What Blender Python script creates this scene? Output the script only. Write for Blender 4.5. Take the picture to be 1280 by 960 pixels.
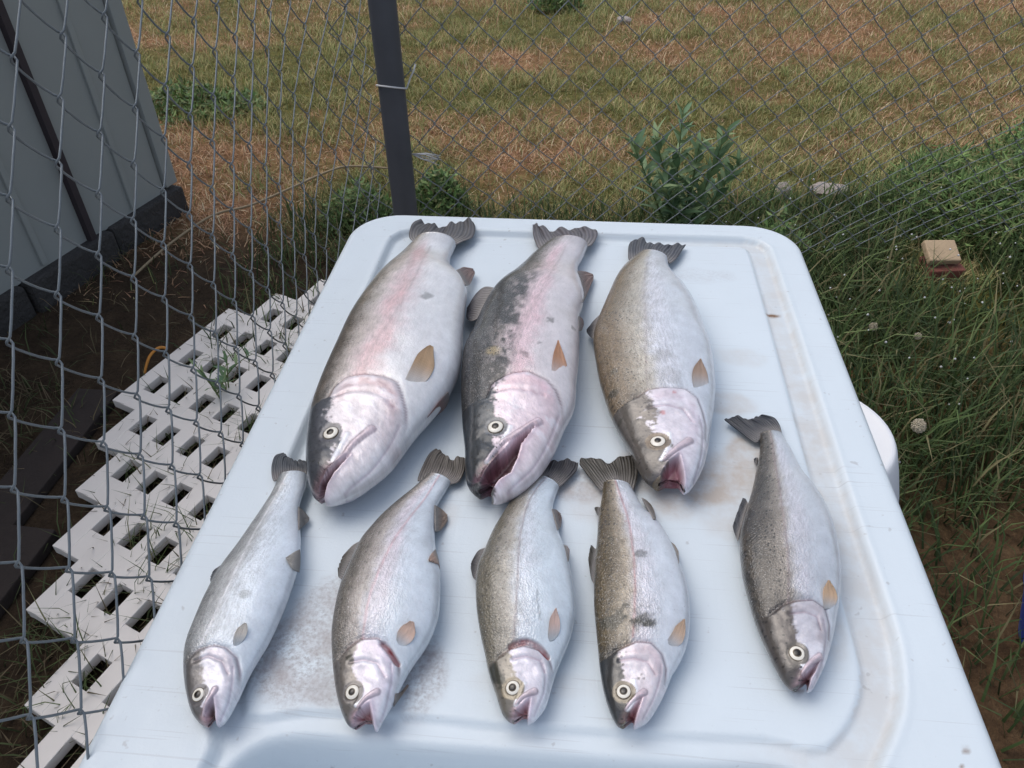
import bpy, math, random
import numpy as np
random.seed(7); rng = np.random.default_rng(11)
S = bpy.context.scene
COL = S.collection
for o in list(bpy.data.objects): bpy.data.objects.remove(o)

# ------------------------------------------------------------------ camera
cam_d = bpy.data.cameras.new("camera"); cam = bpy.data.objects.new("camera", cam_d); COL.objects.link(cam)
cam_d.sensor_fit = 'HORIZONTAL'; cam_d.sensor_width = 36.0; cam_d.lens = 36.0 * 964.98 / 1280.0
cam_d.clip_start = 0.02; cam_d.clip_end = 500
PITCH, ROLL = 0.6933063, -0.01653657
cp, sp = math.cos(PITCH), math.sin(PITCH); cr, sr = math.cos(ROLL), math.sin(ROLL)
R0 = np.array([[1, 0, 0], [0, -sp, -cp], [0, cp, -sp]])
RC = np.array([[cr, -sr, 0], [sr, cr, 0], [0, 0, 1]]) @ R0
from mathutils import Matrix, Vector
M4 = Matrix([[RC[0][i], -RC[1][i], -RC[2][i], (0, 0, 1.42)[i]] for i in range(3)] + [[0, 0, 0, 1]])
cam.matrix_world = M4
S.camera = cam
EYE = np.array([0, 0, 1.42])
# ------------------------------------------------------------------ world, sun, exposure
SUN_EL, SUN_AZ = math.radians(62), math.radians(-62)      # azimuth from +Y towards +X
w = bpy.data.worlds.new("World"); S.world = w; w.use_nodes = True
nt = w.node_tree; bg = nt.nodes['Background']
sky = nt.nodes.new('ShaderNodeTexSky'); sky.sky_type = 'NISHITA'; sky.sun_disc = False
sky.sun_elevation = SUN_EL; sky.sun_rotation = SUN_AZ
sky.air_density = 1.0; sky.dust_density = 3.0; sky.ozone_density = 1.0
hs = nt.nodes.new('ShaderNodeHueSaturation'); hs.inputs['Saturation'].default_value = 0.62      # thin high cloud greys the blue
nt.links.new(sky.outputs[0], hs.inputs['Color']); nt.links.new(hs.outputs[0], bg.inputs[0]); bg.inputs[1].default_value = 0.15
sd = bpy.data.lights.new("sun", 'SUN'); sd.energy = 0.8; sd.angle = math.radians(60); sd.color = (1.0, 0.96, 0.9)
sun = bpy.data.objects.new("sun", sd); COL.objects.link(sun)
dv = Vector((math.sin(SUN_AZ) * math.cos(SUN_EL), math.cos(SUN_AZ) * math.cos(SUN_EL), math.sin(SUN_EL)))
sun.rotation_euler = dv.to_track_quat('Z', 'Y').to_euler()
sun.location = dv * 20
vs = S.view_settings; vs.view_transform = 'Standard'; vs.look = 'None'; vs.exposure = 0.36; vs.gamma = 1.0

# ------------------------------------------------------------------ helpers
def lin(c):
    c = np.asarray(c, float) / 255.0
    return np.where(c <= 0.04045, c / 12.92, ((c + 0.055) / 1.055) ** 2.4)
def tag(o, label=None, cat=None, group=None, kind=None):
    if label: o['label'] = label
    if cat: o['category'] = cat
    if group: o['group'] = group
    if kind: o['kind'] = kind
    return o
def empty(name, loc, label=None, cat=None, group=None, rz=0.0):
    o = bpy.data.objects.new(name, None); COL.objects.link(o); o.location = loc; o.rotation_euler = (0, 0, rz)
    o.empty_display_size = 0.05
    return tag(o, label, cat, group)
def mkmesh(name, V, loops, counts, smooth=True):
    """fast mesh from flat loop indices and a count per face"""
    me = bpy.data.meshes.new(name)
    V = np.asarray(V, np.float32); loops = np.asarray(loops, np.int32).ravel(); counts = np.asarray(counts, np.int32)
    me.vertices.add(len(V)); me.vertices.foreach_set('co', V.ravel())
    me.loops.add(len(loops)); me.loops.foreach_set('vertex_index', loops)
    me.polygons.add(len(counts))
    st = np.zeros(len(counts), np.int32); st[1:] = np.cumsum(counts)[:-1]
    me.polygons.foreach_set('loop_start', st)
    me.polygons.foreach_set('use_smooth', np.full(len(counts), smooth, bool))
    me.update(calc_edges=True); me.validate()
    return me
def colattr(me, col, name='Col'):
    a = me.color_attributes.new(name, 'FLOAT_COLOR', 'POINT')
    c = np.ones((len(me.vertices), 4), np.float32); c[:, :3] = col
    a.data.foreach_set('color', c.ravel())
def fattr(me, v, name):
    a = me.attributes.new(name, 'FLOAT', 'POINT'); a.data.foreach_set('value', np.asarray(v, np.float32).ravel())
def vattr(me, v, name):
    a = me.attributes.new(name, 'FLOAT_VECTOR', 'POINT'); a.data.foreach_set('vector', np.asarray(v, np.float32).ravel())
def link(name, me, mat, parent=None, loc=None):
    o = bpy.data.objects.new(name, me); COL.objects.link(o)
    if mat is not None and len(me.materials) == 0: me.materials.append(mat)
    if parent is not None: o.parent = parent
    if loc is not None: o.location = loc
    return o
def grid_faces(n, m, closed=False):
    i, j = np.meshgrid(np.arange(n - 1), np.arange(m if closed else m - 1), indexing='ij')
    j2 = (j + 1) % m
    return np.stack([i * m + j, i * m + j2, (i + 1) * m + j2, (i + 1) * m + j], -1).reshape(-1, 4)
class MB:
    def __init__(s): s.V = []; s.F = []
    def add(s, V, F):
        b = len(s.V); s.V += [tuple(v) for v in V]; s.F += [tuple(b + i for i in f) for f in F]; return s
    def box(s, c, d, rz=0.0, bev=0.0, M=None):
        import bmesh
        bm = bmesh.new(); bmesh.ops.create_cube(bm, size=1.0)
        for v in bm.verts: v.co = Vector((v.co.x * d[0], v.co.y * d[1], v.co.z * d[2]))
        if bev: bmesh.ops.bevel(bm, geom=bm.edges[:], offset=bev, segments=2, affect='EDGES', profile=0.6)
        T = (M if M is not None else Matrix.Translation(c) @ Matrix.Rotation(rz, 4, 'Z'))
        bm.verts.ensure_lookup_table()
        s.add([T @ v.co for v in bm.verts], [[v.index for v in f.verts] for f in bm.faces]); bm.free(); return s
    def tube(s, P, r, n=6, caps=True):
        P = np.asarray(P, float); m = len(P)
        r = np.full(m, r) if np.isscalar(r) else np.asarray(r)
        T = np.gradient(P, axis=0); T /= np.linalg.norm(T, axis=1)[:, None] + 1e-12
        up = np.array([0, 0, 1.0]) if abs(T[0][2]) < 0.9 else np.array([1.0, 0, 0])
        N = np.cross(T[0], up); N /= np.linalg.norm(N); V = []
        for i in range(m):
            N = N - T[i] * (N @ T[i]); N /= np.linalg.norm(N); B = np.cross(T[i], N)
            for k in range(n):
                a = 2 * math.pi * k / n; V.append(P[i] + r[i] * (math.cos(a) * N + math.sin(a) * B))
        F = [tuple(f) for f in grid_faces(m, n, True)]
        if caps: F += [tuple(range(n))[::-1], tuple(range((m - 1) * n, m * n))]
        return s.add(V, F)
    def lathe(s, prof, n=48, c=(0, 0, 0)):
        V = [(c[0] + r * math.cos(2 * math.pi * k / n), c[1] + r * math.sin(2 * math.pi * k / n), c[2] + z) for r, z in prof for k in range(n)]
        return s.add(V, [tuple(f) for f in grid_faces(len(prof), n, True)])
    def build(s, name, mat, parent=None, smooth=False, loc=None):
        me = bpy.data.meshes.new(name); me.from_pydata(s.V, [], s.F)
        me.polygons.foreach_set('use_smooth', [smooth] * len(me.polygons)); me.update()
        return link(name, me, mat, parent, loc)
def vnoise(x, y, seed=0, octs=3):
    out = 0.0; amp = 1.0; tot = 0.0
    for k in range(octs):
        g = np.random.default_rng(seed + 17 * k).random((64, 64))
        xx = x * 2 ** k; yy = y * 2 ** k
        xi = np.floor(xx).astype(int); yi = np.floor(yy).astype(int); fx = xx - xi; fy = yy - yi
        fx = fx * fx * (3 - 2 * fx); fy = fy * fy * (3 - 2 * fy)
        a = g[xi % 64, yi % 64]; b = g[(xi + 1) % 64, yi % 64]; c = g[xi % 64, (yi + 1) % 64]; d = g[(xi + 1) % 64, (yi + 1) % 64]
        out = out + amp * ((a * (1 - fx) + b * fx) * (1 - fy) + (c * (1 - fx) + d * fx) * fy); tot += amp; amp *= 0.5
    return out / tot
def polydist(P, poly, closed=False):
    P = np.asarray(P, float); Q = np.asarray(poly, float)
    if closed: Q = np.vstack([Q, Q[:1]])
    best = np.full(P.shape[:-1], 1e9)
    for a, b in zip(Q[:-1], Q[1:]):
        ab = b - a; L = ab @ ab + 1e-12
        t = np.clip(((P - a) @ ab) / L, 0, 1)
        best = np.minimum(best, np.linalg.norm(P - (a + t[..., None] * ab), axis=-1))
    return best
def inpoly(P, poly):
    P = np.asarray(P, float); Q = np.asarray(poly, float); x, y = P[..., 0], P[..., 1]; ins = np.zeros(x.shape, bool)
    for (x1, y1), (x2, y2) in zip(Q, np.roll(Q, -1, axis=0)):
        if y1 == y2: continue
        c = ((y1 > y) != (y2 > y)) & (x < (x2 - x1) * (y - y1) / (y2 - y1) + x1); ins ^= c
    return ins
def sdist(P, poly):
    d = polydist(P, poly, True); return np.where(inpoly(P, poly), d, -d)      # positive inside

def resample(P,n,dens=None):
    P=np.asarray(P,float)
    # Catmull-Rom densify then even arc length
    Q=[];m=len(P)
    for i in range(m-1):
        p0=P[max(i-1,0)];p1=P[i];p2=P[i+1];p3=P[min(i+2,m-1)]
        for t in np.linspace(0,1,12,endpoint=False):
            Q.append(.5*((2*p1)+(-p0+p2)*t+(2*p0-5*p1+4*p2-p3)*t*t+(-p0+3*p1-3*p2+p3)*t**3))
    Q.append(P[-1]);Q=np.array(Q)
    L=np.concatenate([[0],np.cumsum(np.linalg.norm(np.diff(Q[:,:2],axis=0),axis=1))]);L/=L[-1]
    t=np.linspace(0,1,n) if dens is None else dens
    return np.stack([np.interp(t,L,Q[:,k]) for k in range(Q.shape[1])],-1)
def smooth1(x,n):
    for _ in range(n):
        y=x.copy();y[1:-1]=.25*x[:-2]+.5*x[1:-1]+.25*x[2:];x=y
    return x
def sstep(a,b,x):
    t=np.clip((x-a)/(b-a),0,1);return t*t*(3-2*t)
def fish_stations(NS):
    t=np.linspace(0,1,NS)
    return np.where(t<.45,t*1.45,.6525+(t-.45)*.3475/.55)
def fish_profile(W,s,kT,z0):
    W=smooth1(W.copy(),6)
    T=kT*W
    T=np.where(s<.15,T*(1.0+.25*(1-s/.15)),T)
    k=np.clip((s-.82)/.18,0,1)
    Wm=np.interp(.82,s,W)
    Th=kT*Wm*np.sqrt(np.clip(1-.93*k**2.2,0.02,1))
    T=np.where(s>.82,np.minimum(Th,kT*W*1.35),T)
    T=smooth1(T,4)
    Tm=T.max()
    zc=T*.97
    zc=np.where(s>.6,zc*(1-sstep(.6,.85,s))+sstep(.6,.85,s)*(.80*Tm-(.16*Tm)*np.clip((s-.85)/.15,0,1)),zc)
    zc=smooth1(np.maximum(zc,.004),8)
    return T,z0+zc

# ------------------------------------------------------------------ materials
def newmat(name):
    m = bpy.data.materials.new(name); m.use_nodes = True
    return m, m.node_tree, m.node_tree.nodes['Principled BSDF']
def node(nt, t, **k):
    n = nt.nodes.new(t)
    for a, v in k.items():
        if a.startswith('i_'): n.inputs[a[2:].replace('_', ' ')].default_value = v
        else: setattr(n, a, v)
    return n
def ramp(nt, fac, stops):
    r = nt.nodes.new('ShaderNodeValToRGB'); e = r.color_ramp.elements
    while len(e) < len(stops): e.new(0.5)
    for el, (p, c) in zip(e, stops): el.position = p; el.color = (*c, 1) if len(c) == 3 else c
    nt.links.new(fac, r.inputs[0]); return r.outputs[0]
def mix(nt, fac, a, b, mode='MIX'):
    n = nt.nodes.new('ShaderNodeMix'); n.data_type = 'RGBA'; n.blend_type = mode
    for sock, v in ((n.inputs[0], fac), (n.inputs[6], a), (n.inputs[7], b)):
        if isinstance(v, (int, float)): sock.default_value = v
        elif isinstance(v, (tuple, list, np.ndarray)): sock.default_value = (*[float(q) for q in v][:3], 1)
        else: nt.links.new(v, sock)
    return n.outputs[2]
def noise(nt, scale, detail=3, rough=0.55, vec=None, out=0):
    n = node(nt, 'ShaderNodeTexNoise'); n.inputs['Scale'].default_value = scale; n.inputs['Detail'].default_value = detail; n.inputs['Roughness'].default_value = rough
    if vec is not None: nt.links.new(vec, n.inputs['Vector'])
    return n.outputs[out]
def objco(nt): return node(nt, 'ShaderNodeTexCoord').outputs['Object']
def geopos(nt): return node(nt, 'ShaderNodeNewGeometry').outputs['Position']
def bump(nt, b, h, strength=0.3, dist=0.002):
    n = node(nt, 'ShaderNodeBump'); n.inputs['Strength'].default_value = strength; n.inputs['Distance'].default_value = dist
    nt.links.new(h, n.inputs['Height']); nt.links.new(n.outputs[0], b.inputs['Normal']); return n
def attr(nt, name, out='Color'):
    n = node(nt, 'ShaderNodeAttribute'); n.attribute_name = name; return n.outputs[out]
def plain(name, rgb, rough=0.6, var=0.12, scale=30, bumpk=0.2, metal=0.0, dist=0.002, spec=0.5):
    m, nt, b = newmat(name)
    c = lin(rgb); v = objco(nt)
    n = noise(nt, scale, 5, 0.6, v)
    col = mix(nt, n, c * (1 - var), np.minimum(c * (1 + var), 1)); nt.links.new(col, b.inputs['Base Color'])
    b.inputs['Roughness'].default_value = rough; b.inputs['Metallic'].default_value = metal; b.inputs['Specular IOR Level'].default_value = spec
    if bumpk: bump(nt, b, noise(nt, scale * 4, 4, 0.6, v), bumpk, dist)
    return m
def attrmat(name, rough=0.6, transl=0.0, spec=0.3):
    m, nt, b = newmat(name)
    nt.links.new(attr(nt, 'Col'), b.inputs['Base Color']); b.inputs['Roughness'].default_value = rough; b.inputs['Specular IOR Level'].default_value = spec
    if transl:
        t = node(nt, 'ShaderNodeBsdfTranslucent'); nt.links.new(attr(nt, 'Col'), t.inputs[0])
        mx = node(nt, 'ShaderNodeMixShader'); mx.inputs[0].default_value = transl
        nt.links.new(b.outputs[0], mx.inputs[1]); nt.links.new(t.outputs[0], mx.inputs[2])
        nt.links.new(mx.outputs[0], nt.nodes['Material Output'].inputs[0])
    return m

def skin_material():
    m, nt, b = newmat("trout_skin")
    met = attr(nt, 'met', 'Vector'); col = attr(nt, 'Col')
    scl = attr(nt, 'scal', 'Fac')                       # where the body carries scales
    vor = node(nt, 'ShaderNodeTexVoronoi'); vor.inputs['Scale'].default_value = 620; nt.links.new(met, vor.inputs['Vector'])
    fine = noise(nt, 520, 3, 0.7, met); med = noise(nt, 70, 4, 0.6, met)
    st = node(nt, 'ShaderNodeMapping'); st.inputs['Scale'].default_value = (0.35, 1.0, 1.0); nt.links.new(met, st.inputs[0])
    streak = noise(nt, 330, 3, 0.7, st.outputs[0])
    g = ramp(nt, streak, [(0.3, (0.72, 0.72, 0.72)), (0.7, (1.24, 1.24, 1.24))])
    c1 = mix(nt, scl, col, mix(nt, 1.0, col, g, 'MULTIPLY'))
    g2 = ramp(nt, med, [(0.25, (0.84, 0.84, 0.84)), (0.75, (1.1, 1.1, 1.1))])
    spk = ramp(nt, noise(nt, 820, 2, 0.6, met), [(0.60, (0, 0, 0)), (0.70, (0.32, 0.32, 0.32))])       # glint of single scales, painted in as silver specks
    sm = node(nt, 'ShaderNodeMath', operation='MULTIPLY'); nt.links.new(spk, sm.inputs[0]); nt.links.new(scl, sm.inputs[1]); c1 = mix(nt, sm.outputs[0], c1, lin((236, 236, 238)))
    c2 = mix(nt, 1.0, c1, g2, 'MULTIPLY'); c2 = mix(nt, 1.0, c2, ramp(nt, fine, [(0.3, (0.95, 0.95, 0.95)), (0.7, (1.04, 1.04, 1.04))]), 'MULTIPLY')
    sv = node(nt, 'ShaderNodeTexVoronoi'); sv.inputs['Scale'].default_value = 230; nt.links.new(met, sv.inputs['Vector'])
    sp_ = ramp(nt, sv.outputs['Distance'], [(0.20, (1, 1, 1)), (0.29, (0, 0, 0))])
    mm = node(nt, 'ShaderNodeMath', operation='MULTIPLY'); nt.links.new(sp_, mm.inputs[0]); nt.links.new(attr(nt, 'spot', 'Fac'), mm.inputs[1])
    c3 = mix(nt, mm.outputs[0], c2, lin((38, 36, 34)))
    nt.links.new(c3, b.inputs['Base Color'])
    b.inputs['Metallic'].default_value = 0.12; b.inputs['Specular IOR Level'].default_value = 0.6
    rr = ramp(nt, fine, [(0.3, (0.27, 0.27, 0.27)), (0.7, (0.38, 0.38, 0.38))]); nt.links.new(rr, b.inputs['Roughness'])
    b.inputs['Coat Weight'].default_value = 0.42; b.inputs['Coat Roughness'].default_value = 0.13
    b.inputs['Subsurface Weight'].default_value = 0.06; b.inputs['Subsurface Radius'].default_value = (0.006, 0.003, 0.002)
    h = node(nt, 'ShaderNodeMath', operation='MULTIPLY'); nt.links.new(vor.outputs['Distance'], h.inputs[0]); nt.links.new(scl, h.inputs[1])
    h2 = node(nt, 'ShaderNodeMath', operation='ADD'); nt.links.new(h.outputs[0], h2.inputs[0]); nt.links.new(med, h2.inputs[1])
    h3 = node(nt, 'ShaderNodeMath', operation='MULTIPLY_ADD'); nt.links.new(noise(nt, 190, 3, 0.6, met), h3.inputs[0]); h3.inputs[1].default_value = 0.5; nt.links.new(h2.outputs[0], h3.inputs[2])
    bump(nt, b, h3.outputs[0], 0.6, 0.0011)
    return m
def fin_material():
    m, nt, b = newmat("fin_membrane")
    col = attr(nt, 'Col'); fv = attr(nt, 'met', 'Vector')
    wv = node(nt, 'ShaderNodeTexWave', wave_type='BANDS', bands_direction='Y'); wv.inputs['Scale'].default_value = 6.0; wv.inputs['Distortion'].default_value = 1.2
    wv.inputs['Detail'].default_value = 2; nt.links.new(fv, wv.inputs['Vector'])
    g = ramp(nt, wv.outputs['Fac'], [(0.1, (0.76, 0.76, 0.76)), (0.8, (1.2, 1.2, 1.2))])
    c = mix(nt, 1.0, col, g, 'MULTIPLY'); nt.links.new(c, b.inputs['Base Color'])
    b.inputs['Roughness'].default_value = 0.36; b.inputs['Specular IOR Level'].default_value = 0.5
    bump(nt, b, wv.outputs['Fac'], 0.6, 0.0012)
    t = node(nt, 'ShaderNodeBsdfTranslucent'); nt.links.new(c, t.inputs[0])
    mx = node(nt, 'ShaderNodeMixShader'); mx.inputs[0].default_value = 0.2
    nt.links.new(b.outputs[0], mx.inputs[1]); nt.links.new(t.outputs[0], mx.inputs[2]); nt.links.new(mx.outputs[0], nt.nodes['Material Output'].inputs[0])
    return m
def table_material():
    m, nt, b = newmat("table_plastic")
    v = objco(nt)
    base = lin((204, 214, 221))
    n1 = noise(nt, 9, 5, 0.6, v); n2 = noise(nt, 260, 3, 0.75, v); n3 = noise(nt, 38, 6, 0.65, v)
    c = mix(nt, n1, base * 0.95, np.minimum(base * 1.05, 1))
    # worn-in grime follows the stain attribute, broken up by noise
    def masked(att, col, lo, hi, nz, c, k=1.0):
        mm = node(nt, 'ShaderNodeMath', operation='MULTIPLY'); nt.links.new(attr(nt, att, 'Fac'), mm.inputs[0])
        r = ramp(nt, nz, [(lo, (0, 0, 0)), (hi, (k, k, k))]); nt.links.new(r, mm.inputs[1])
        return mix(nt, mm.outputs[0], c, col)
    c = masked('grime', lin((112, 102, 106)), 0.42, 0.68, n2, c, 0.62)
    c = masked('grime', lin((160, 152, 152)), 0.36, 0.66, n3, c, 0.85)
    c = masked('brown', lin((178, 164, 150)), 0.22, 0.6, n3, c, 0.85)
    c = masked('spotty', lin((120, 90, 62)), 0.3, 0.6, n3, c, 1.0)
    for rot, k in ((0.25, 1), (-0.5, 2), (1.3, 3)):       # old knife scratches
        mp = node(nt, 'ShaderNodeMapping'); mp.inputs['Scale'].default_value = (7, 420, 1); mp.inputs['Rotation'].default_value = (0, 0, rot); mp.inputs['Location'].default_value = (k, k, 0); nt.links.new(v, mp.inputs[0])
        sc_ = ramp(nt, noise(nt, 1.0, 1, 0.4, mp.outputs[0]), [(0.715, (0, 0, 0)), (0.74, (0.22, 0.22, 0.22))]); c = mix(nt, sc_, c, lin((158, 160, 164)))
    nz = ramp(nt, noise(nt, 120, 2, 0.5, v), [(0.70, (0, 0, 0)), (0.76, (0.4, 0.4, 0.4))])
    c = mix(nt, nz, c, lin((150, 148, 148)))
    nt.links.new(c, b.inputs['Base Color'])
    rr = ramp(nt, n3, [(0.3, (0.3, 0.3, 0.3)), (0.7, (0.48, 0.48, 0.48))]); nt.links.new(rr, b.inputs['Roughness'])
    b.inputs['Subsurface Weight'].default_value = 0.0
    h = node(nt, 'ShaderNodeMath', operation='ADD'); nt.links.new(noise(nt, 420, 2, 0.6, v), h.inputs[0])
    sc = node(nt, 'ShaderNodeMapping'); sc.inputs['Scale'].default_value = (160, 9, 20); nt.links.new(v, sc.inputs[0])
    nt.links.new(noise(nt, 1.0, 4, 0.7, sc.outputs[0]), h.inputs[1])
    bump(nt, b, h.outputs[0], 0.25, 0.0006)
    return m
MAT = dict(
    skin=skin_material(), fin=fin_material(), table=table_material(),
    iris=plain("eye_iris", (226, 221, 210), 0.22, 0.06, 300, 0), pupil=plain("eye_pupil", (30, 26, 24), 0.15, 0.1, 300, 0),
    rim=plain("eye_rim", (96, 84, 66), 0.3, 0.1, 300, 0),
    gillred=plain("gill_flesh", (120, 38, 38), 0.3, 0.3, 300, 0.3),
    wire=plain("galvanized_wire", (116, 123, 128), 0.5, 0.22, 60, 0.15, 0.45),
    post=plain("dark_painted_post", (84, 86, 92), 0.55, 0.25, 14, 0.15, 0.15),
    leg=plain("grey_leg_steel", (120, 124, 130), 0.4, 0.1, 20, 0.1, 0.6),
    lattice=plain("lattice_plastic", (232, 224, 216), 0.55, 0.12, 9, 0.12),
    bucket=plain("white_bucket_plastic", (222, 224, 228), 0.42, 0.05, 12, 0.1),
    blue=plain("blue_plastic", (30, 84, 205), 0.4, 0.08, 12, 0.05),
    panel=plain("shed_grey_panel", (146, 150, 148), 0.6, 0.09, 3, 0.1),
    batten=plain("shed_dark_batten", (52, 44, 48), 0.7, 0.2, 20, 0.2),
    skirt=plain("shed_foot_shadow", (58, 56, 55), 0.9, 0.35, 12, 0.8, 0, 0.02),  # dark tone standing in for the shadowed edge under the wall
    plank=plain("dark_old_plank", (46, 37, 33), 0.85, 0.35, 12, 0.6, 0, 0.004),
    tan=plain("tan_block", (172, 150, 122), 0.9, 0.12, 40, 0.5, 0, 0.003),
    brick=plain("red_brick", (112, 66, 56), 0.9, 0.25, 40, 0.6, 0, 0.003),
    stone=plain("pale_stone", (158, 148, 142), 0.9, 0.2, 25, 0.8, 0, 0.008),
    cord=plain("straw_cord", (150, 132, 104), 0.7, 0.15, 60, 0.2),
    orange=plain("orange_strap", (196, 130, 52), 0.6, 0.15, 60, 0.1),
    white=plain("white_tie", (205, 205, 205), 0.5, 0.08, 60, 0.1),
    fluff=plain("seed_fluff", (206, 196, 176), 0.9, 0.06, 60, 0.0), stem=plain("weed_stem", (92, 104, 60), 0.7, 0.2, 40, 0.1),
    blade=attrmat("grass_blade", 0.65, 0.25, 0.2), leaf=attrmat("weed_leaf", 0.55, 0.2, 0.3),
)

# ================================================================== SETTING: ground
def region_dark(x, y):      # shade between shed and fence painted as darker soil, plus dark soil at right
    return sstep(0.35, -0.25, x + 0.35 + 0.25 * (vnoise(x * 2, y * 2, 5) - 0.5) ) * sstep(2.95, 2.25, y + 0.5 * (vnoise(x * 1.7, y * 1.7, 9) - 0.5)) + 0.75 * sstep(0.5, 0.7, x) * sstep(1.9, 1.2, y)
def ground_z(x, y):
    return 0.03 * (vnoise(x * 1.3, y * 1.3, 3) - 0.5) * sstep(0.2, 2.5, y)
def green_amount(x, y):
    n = vnoise(x * 1.1 + 7, y * 1.5 + 3, 21, 4); n2 = vnoise(x * 3.1, y * 3.7, 33, 3)
    far = sstep(3.1, 4.6, y + 0.15 * x); n3 = vnoise(x * 7.3, y * 9.1, 37, 2); g = 0.18 + 0.54 * far + 1.7 * (n - 0.5) + 0.9 * (n2 - 0.5) + 0.7 * (n3 - 0.5)
    g = g - 0.28 * sstep(0.8, 2.5, x) * sstep(4.2, 5.2, y)
    for cx, cy, r, k in ((-1.55, 4.2, 0.45, 0.8), (-1.2, 4.0, 0.3, 0.7), (0.33, 5.7, 0.35, 0.9), (-0.5, 2.75, 0.5, 0.9), (0.2, 2.6, 0.55, 0.8), (1.7, 2.6, 0.9, 1.0), (0.9, 2.4, 0.5, .7)):
        g = g + k * np.exp(-((x - cx) ** 2 + (y - cy) ** 2) / r ** 2)
    return np.clip(g, 0, 1)
def build_ground():
    ax = np.concatenate([-np.geomspace(4.6, 70, 14)[::-1], np.linspace(-4.5, 4.5, 150), np.geomspace(4.6, 70, 14)])
    ay = np.concatenate([-np.geomspace(0.6, 70, 14)[::-1], np.linspace(-0.5, 7.5, 140), np.geomspace(7.6, 90, 14)])
    X, Y = np.meshgrid(ax, ay, indexing='ij')
    Z = ground_z(X, Y) * (np.abs(X) < 20) * (np.abs(Y) < 20)
    V = np.stack([X, Y, Z], -1).reshape(-1, 3); F = grid_faces(len(ax), len(ay))[:, ::-1]
    me = mkmesh("ground", V, F, np.full(len(F), 4))
    fattr(me, region_dark(X, Y), 'shade_soil'); fattr(me, green_amount(X, Y), 'green')
    m, nt, b = newmat("soil_and_thatch"); v = geopos(nt)
    n1 = noise(nt, 14, 6, 0.7, v); n2 = noise(nt, 75, 4, 0.7, v)
    dry = ramp(nt, n1, [(0.25, lin((92, 70, 50))), (0.5, lin((140, 106, 74))), (0.75, lin((168, 138, 100)))])
    grn = ramp(nt, n1, [(0.25, lin((62, 62, 34))), (0.55, lin((104, 100, 54))), (0.8, lin((136, 126, 74)))])
    c = mix(nt, attr(nt, 'green', 'Fac'), dry, grn)
    dk = ramp(nt, n1, [(0.25, lin((44, 36, 29))), (0.55, lin((70, 57, 44))), (0.85, lin((94, 78, 60)))])  # darker soil tones carry the painted shade beside the shed
    c = mix(nt, attr(nt, 'shade_soil', 'Fac'), c, dk)
    c = mix(nt, 1.0, c, ramp(nt, n2, [(0.25, (0.7, 0.7, 0.7)), (0.75, (1.2, 1.2, 1.2))]), 'MULTIPLY')
    nt.links.new(c, b.inputs['Base Color']); b.inputs['Roughness'].default_value = 0.95; b.inputs['Specular IOR Level'].default_value = 0.15
    bump(nt, b, n2, 0.8, 0.02)
    o = link("ground", me, m); tag(o, "dry field soil with thatch, shade beside the shed painted in as darker soil", "ground", kind='structure')
build_ground()

# ------------------------------------------------------------------ blades of grass
def blades(name, xy, h, wd, lean, cols, label, zlift=None, curl=0.4, kind='stuff', parent=None, cat='grass'):
    n = len(xy); yaw = rng.uniform(0, 2 * np.pi, n); ln = lean * rng.uniform(0.4, 1.5, n)
    dx, dy = np.cos(yaw), np.sin(yaw); px_, py_ = -dy, dx
    z0 = ground_z(xy[:, 0], xy[:, 1]) - 0.004 if zlift is None else zlift
    hz = h * np.cos(np.clip(ln, 0, 1.35)); hr = h * np.sin(np.clip(ln, 0, 1.35))
    base = np.stack([xy[:, 0], xy[:, 1], z0 + 0 * h], -1)
    mid = base + np.stack([dx * hr * 0.45, dy * hr * 0.45, hz * 0.58], -1)
    tip = base + np.stack([dx * hr * (1 + curl * 0.3), dy * hr * (1 + curl * 0.3), hz * (1 - 0.25 * curl * rng.random(n))], -1)
    sd_ = np.stack([px_, py_, 0 * px_], -1) * (wd * 0.5)[:, None]
    V = np.stack([base - sd_, base + sd_, mid + sd_ * 0.85, mid - sd_ * 0.85, tip], 1).reshape(-1, 3)
    b = np.arange(n)[:, None] * 5
    L = np.concatenate([b + [0, 1, 2, 3], b + [3, 2, 4]], 1).ravel()
    me = mkmesh(name, V, L, np.tile([4, 3], n), smooth=True)
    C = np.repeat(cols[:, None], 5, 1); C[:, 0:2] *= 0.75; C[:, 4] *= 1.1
    colattr(me, C.reshape(-1, 3))
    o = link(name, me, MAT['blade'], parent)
    if label: tag(o, label, cat, kind=kind)
    elif kind: o['kind'] = kind
    return o
PAL_DRY = lin([(196, 156, 114), (176, 130, 92), (160, 112, 80), (186, 142, 100), (144, 112, 78), (210, 182, 142)])
PAL_GRN = lin([(142, 140, 78), (122, 132, 66), (158, 150, 88), (108, 120, 62), (172, 158, 100), (128, 136, 76), (160, 138, 88)])
PAL_LUSH = lin([(120, 112, 72), (62, 84, 40), (74, 98, 46), (54, 72, 36), (86, 108, 52), (66, 84, 48), (96, 112, 60)])
def pick_cols(pal, n, bright=1.0):
    c = pal[rng.integers(0, len(pal), n)]; c = c * 0.78 + 0.22 * c.mean(1, keepdims=True)
    return np.minimum(c * rng.uniform(0.8, 1.3, (n, 1)) * bright, 0.8)
def frustum_xy(n, y0, y1, k=0.72, pad=0.5):
    y = y0 + (y1 - y0) * rng.random(n); x = (rng.random(n) * 2 - 1) * (k * y + pad); return np.stack([x, y], -1)
P = frustum_xy(210000, 2.15, 7.2, 0.64, 0.35)
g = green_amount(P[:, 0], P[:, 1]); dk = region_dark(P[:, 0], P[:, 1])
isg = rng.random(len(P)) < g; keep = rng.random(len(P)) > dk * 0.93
inshed = (P[:, 0] < -1.3 + (P[:, 1] - 2.83) * 0.386) & (P[:, 1] < 2.9)
keep &= ~inshed
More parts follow.
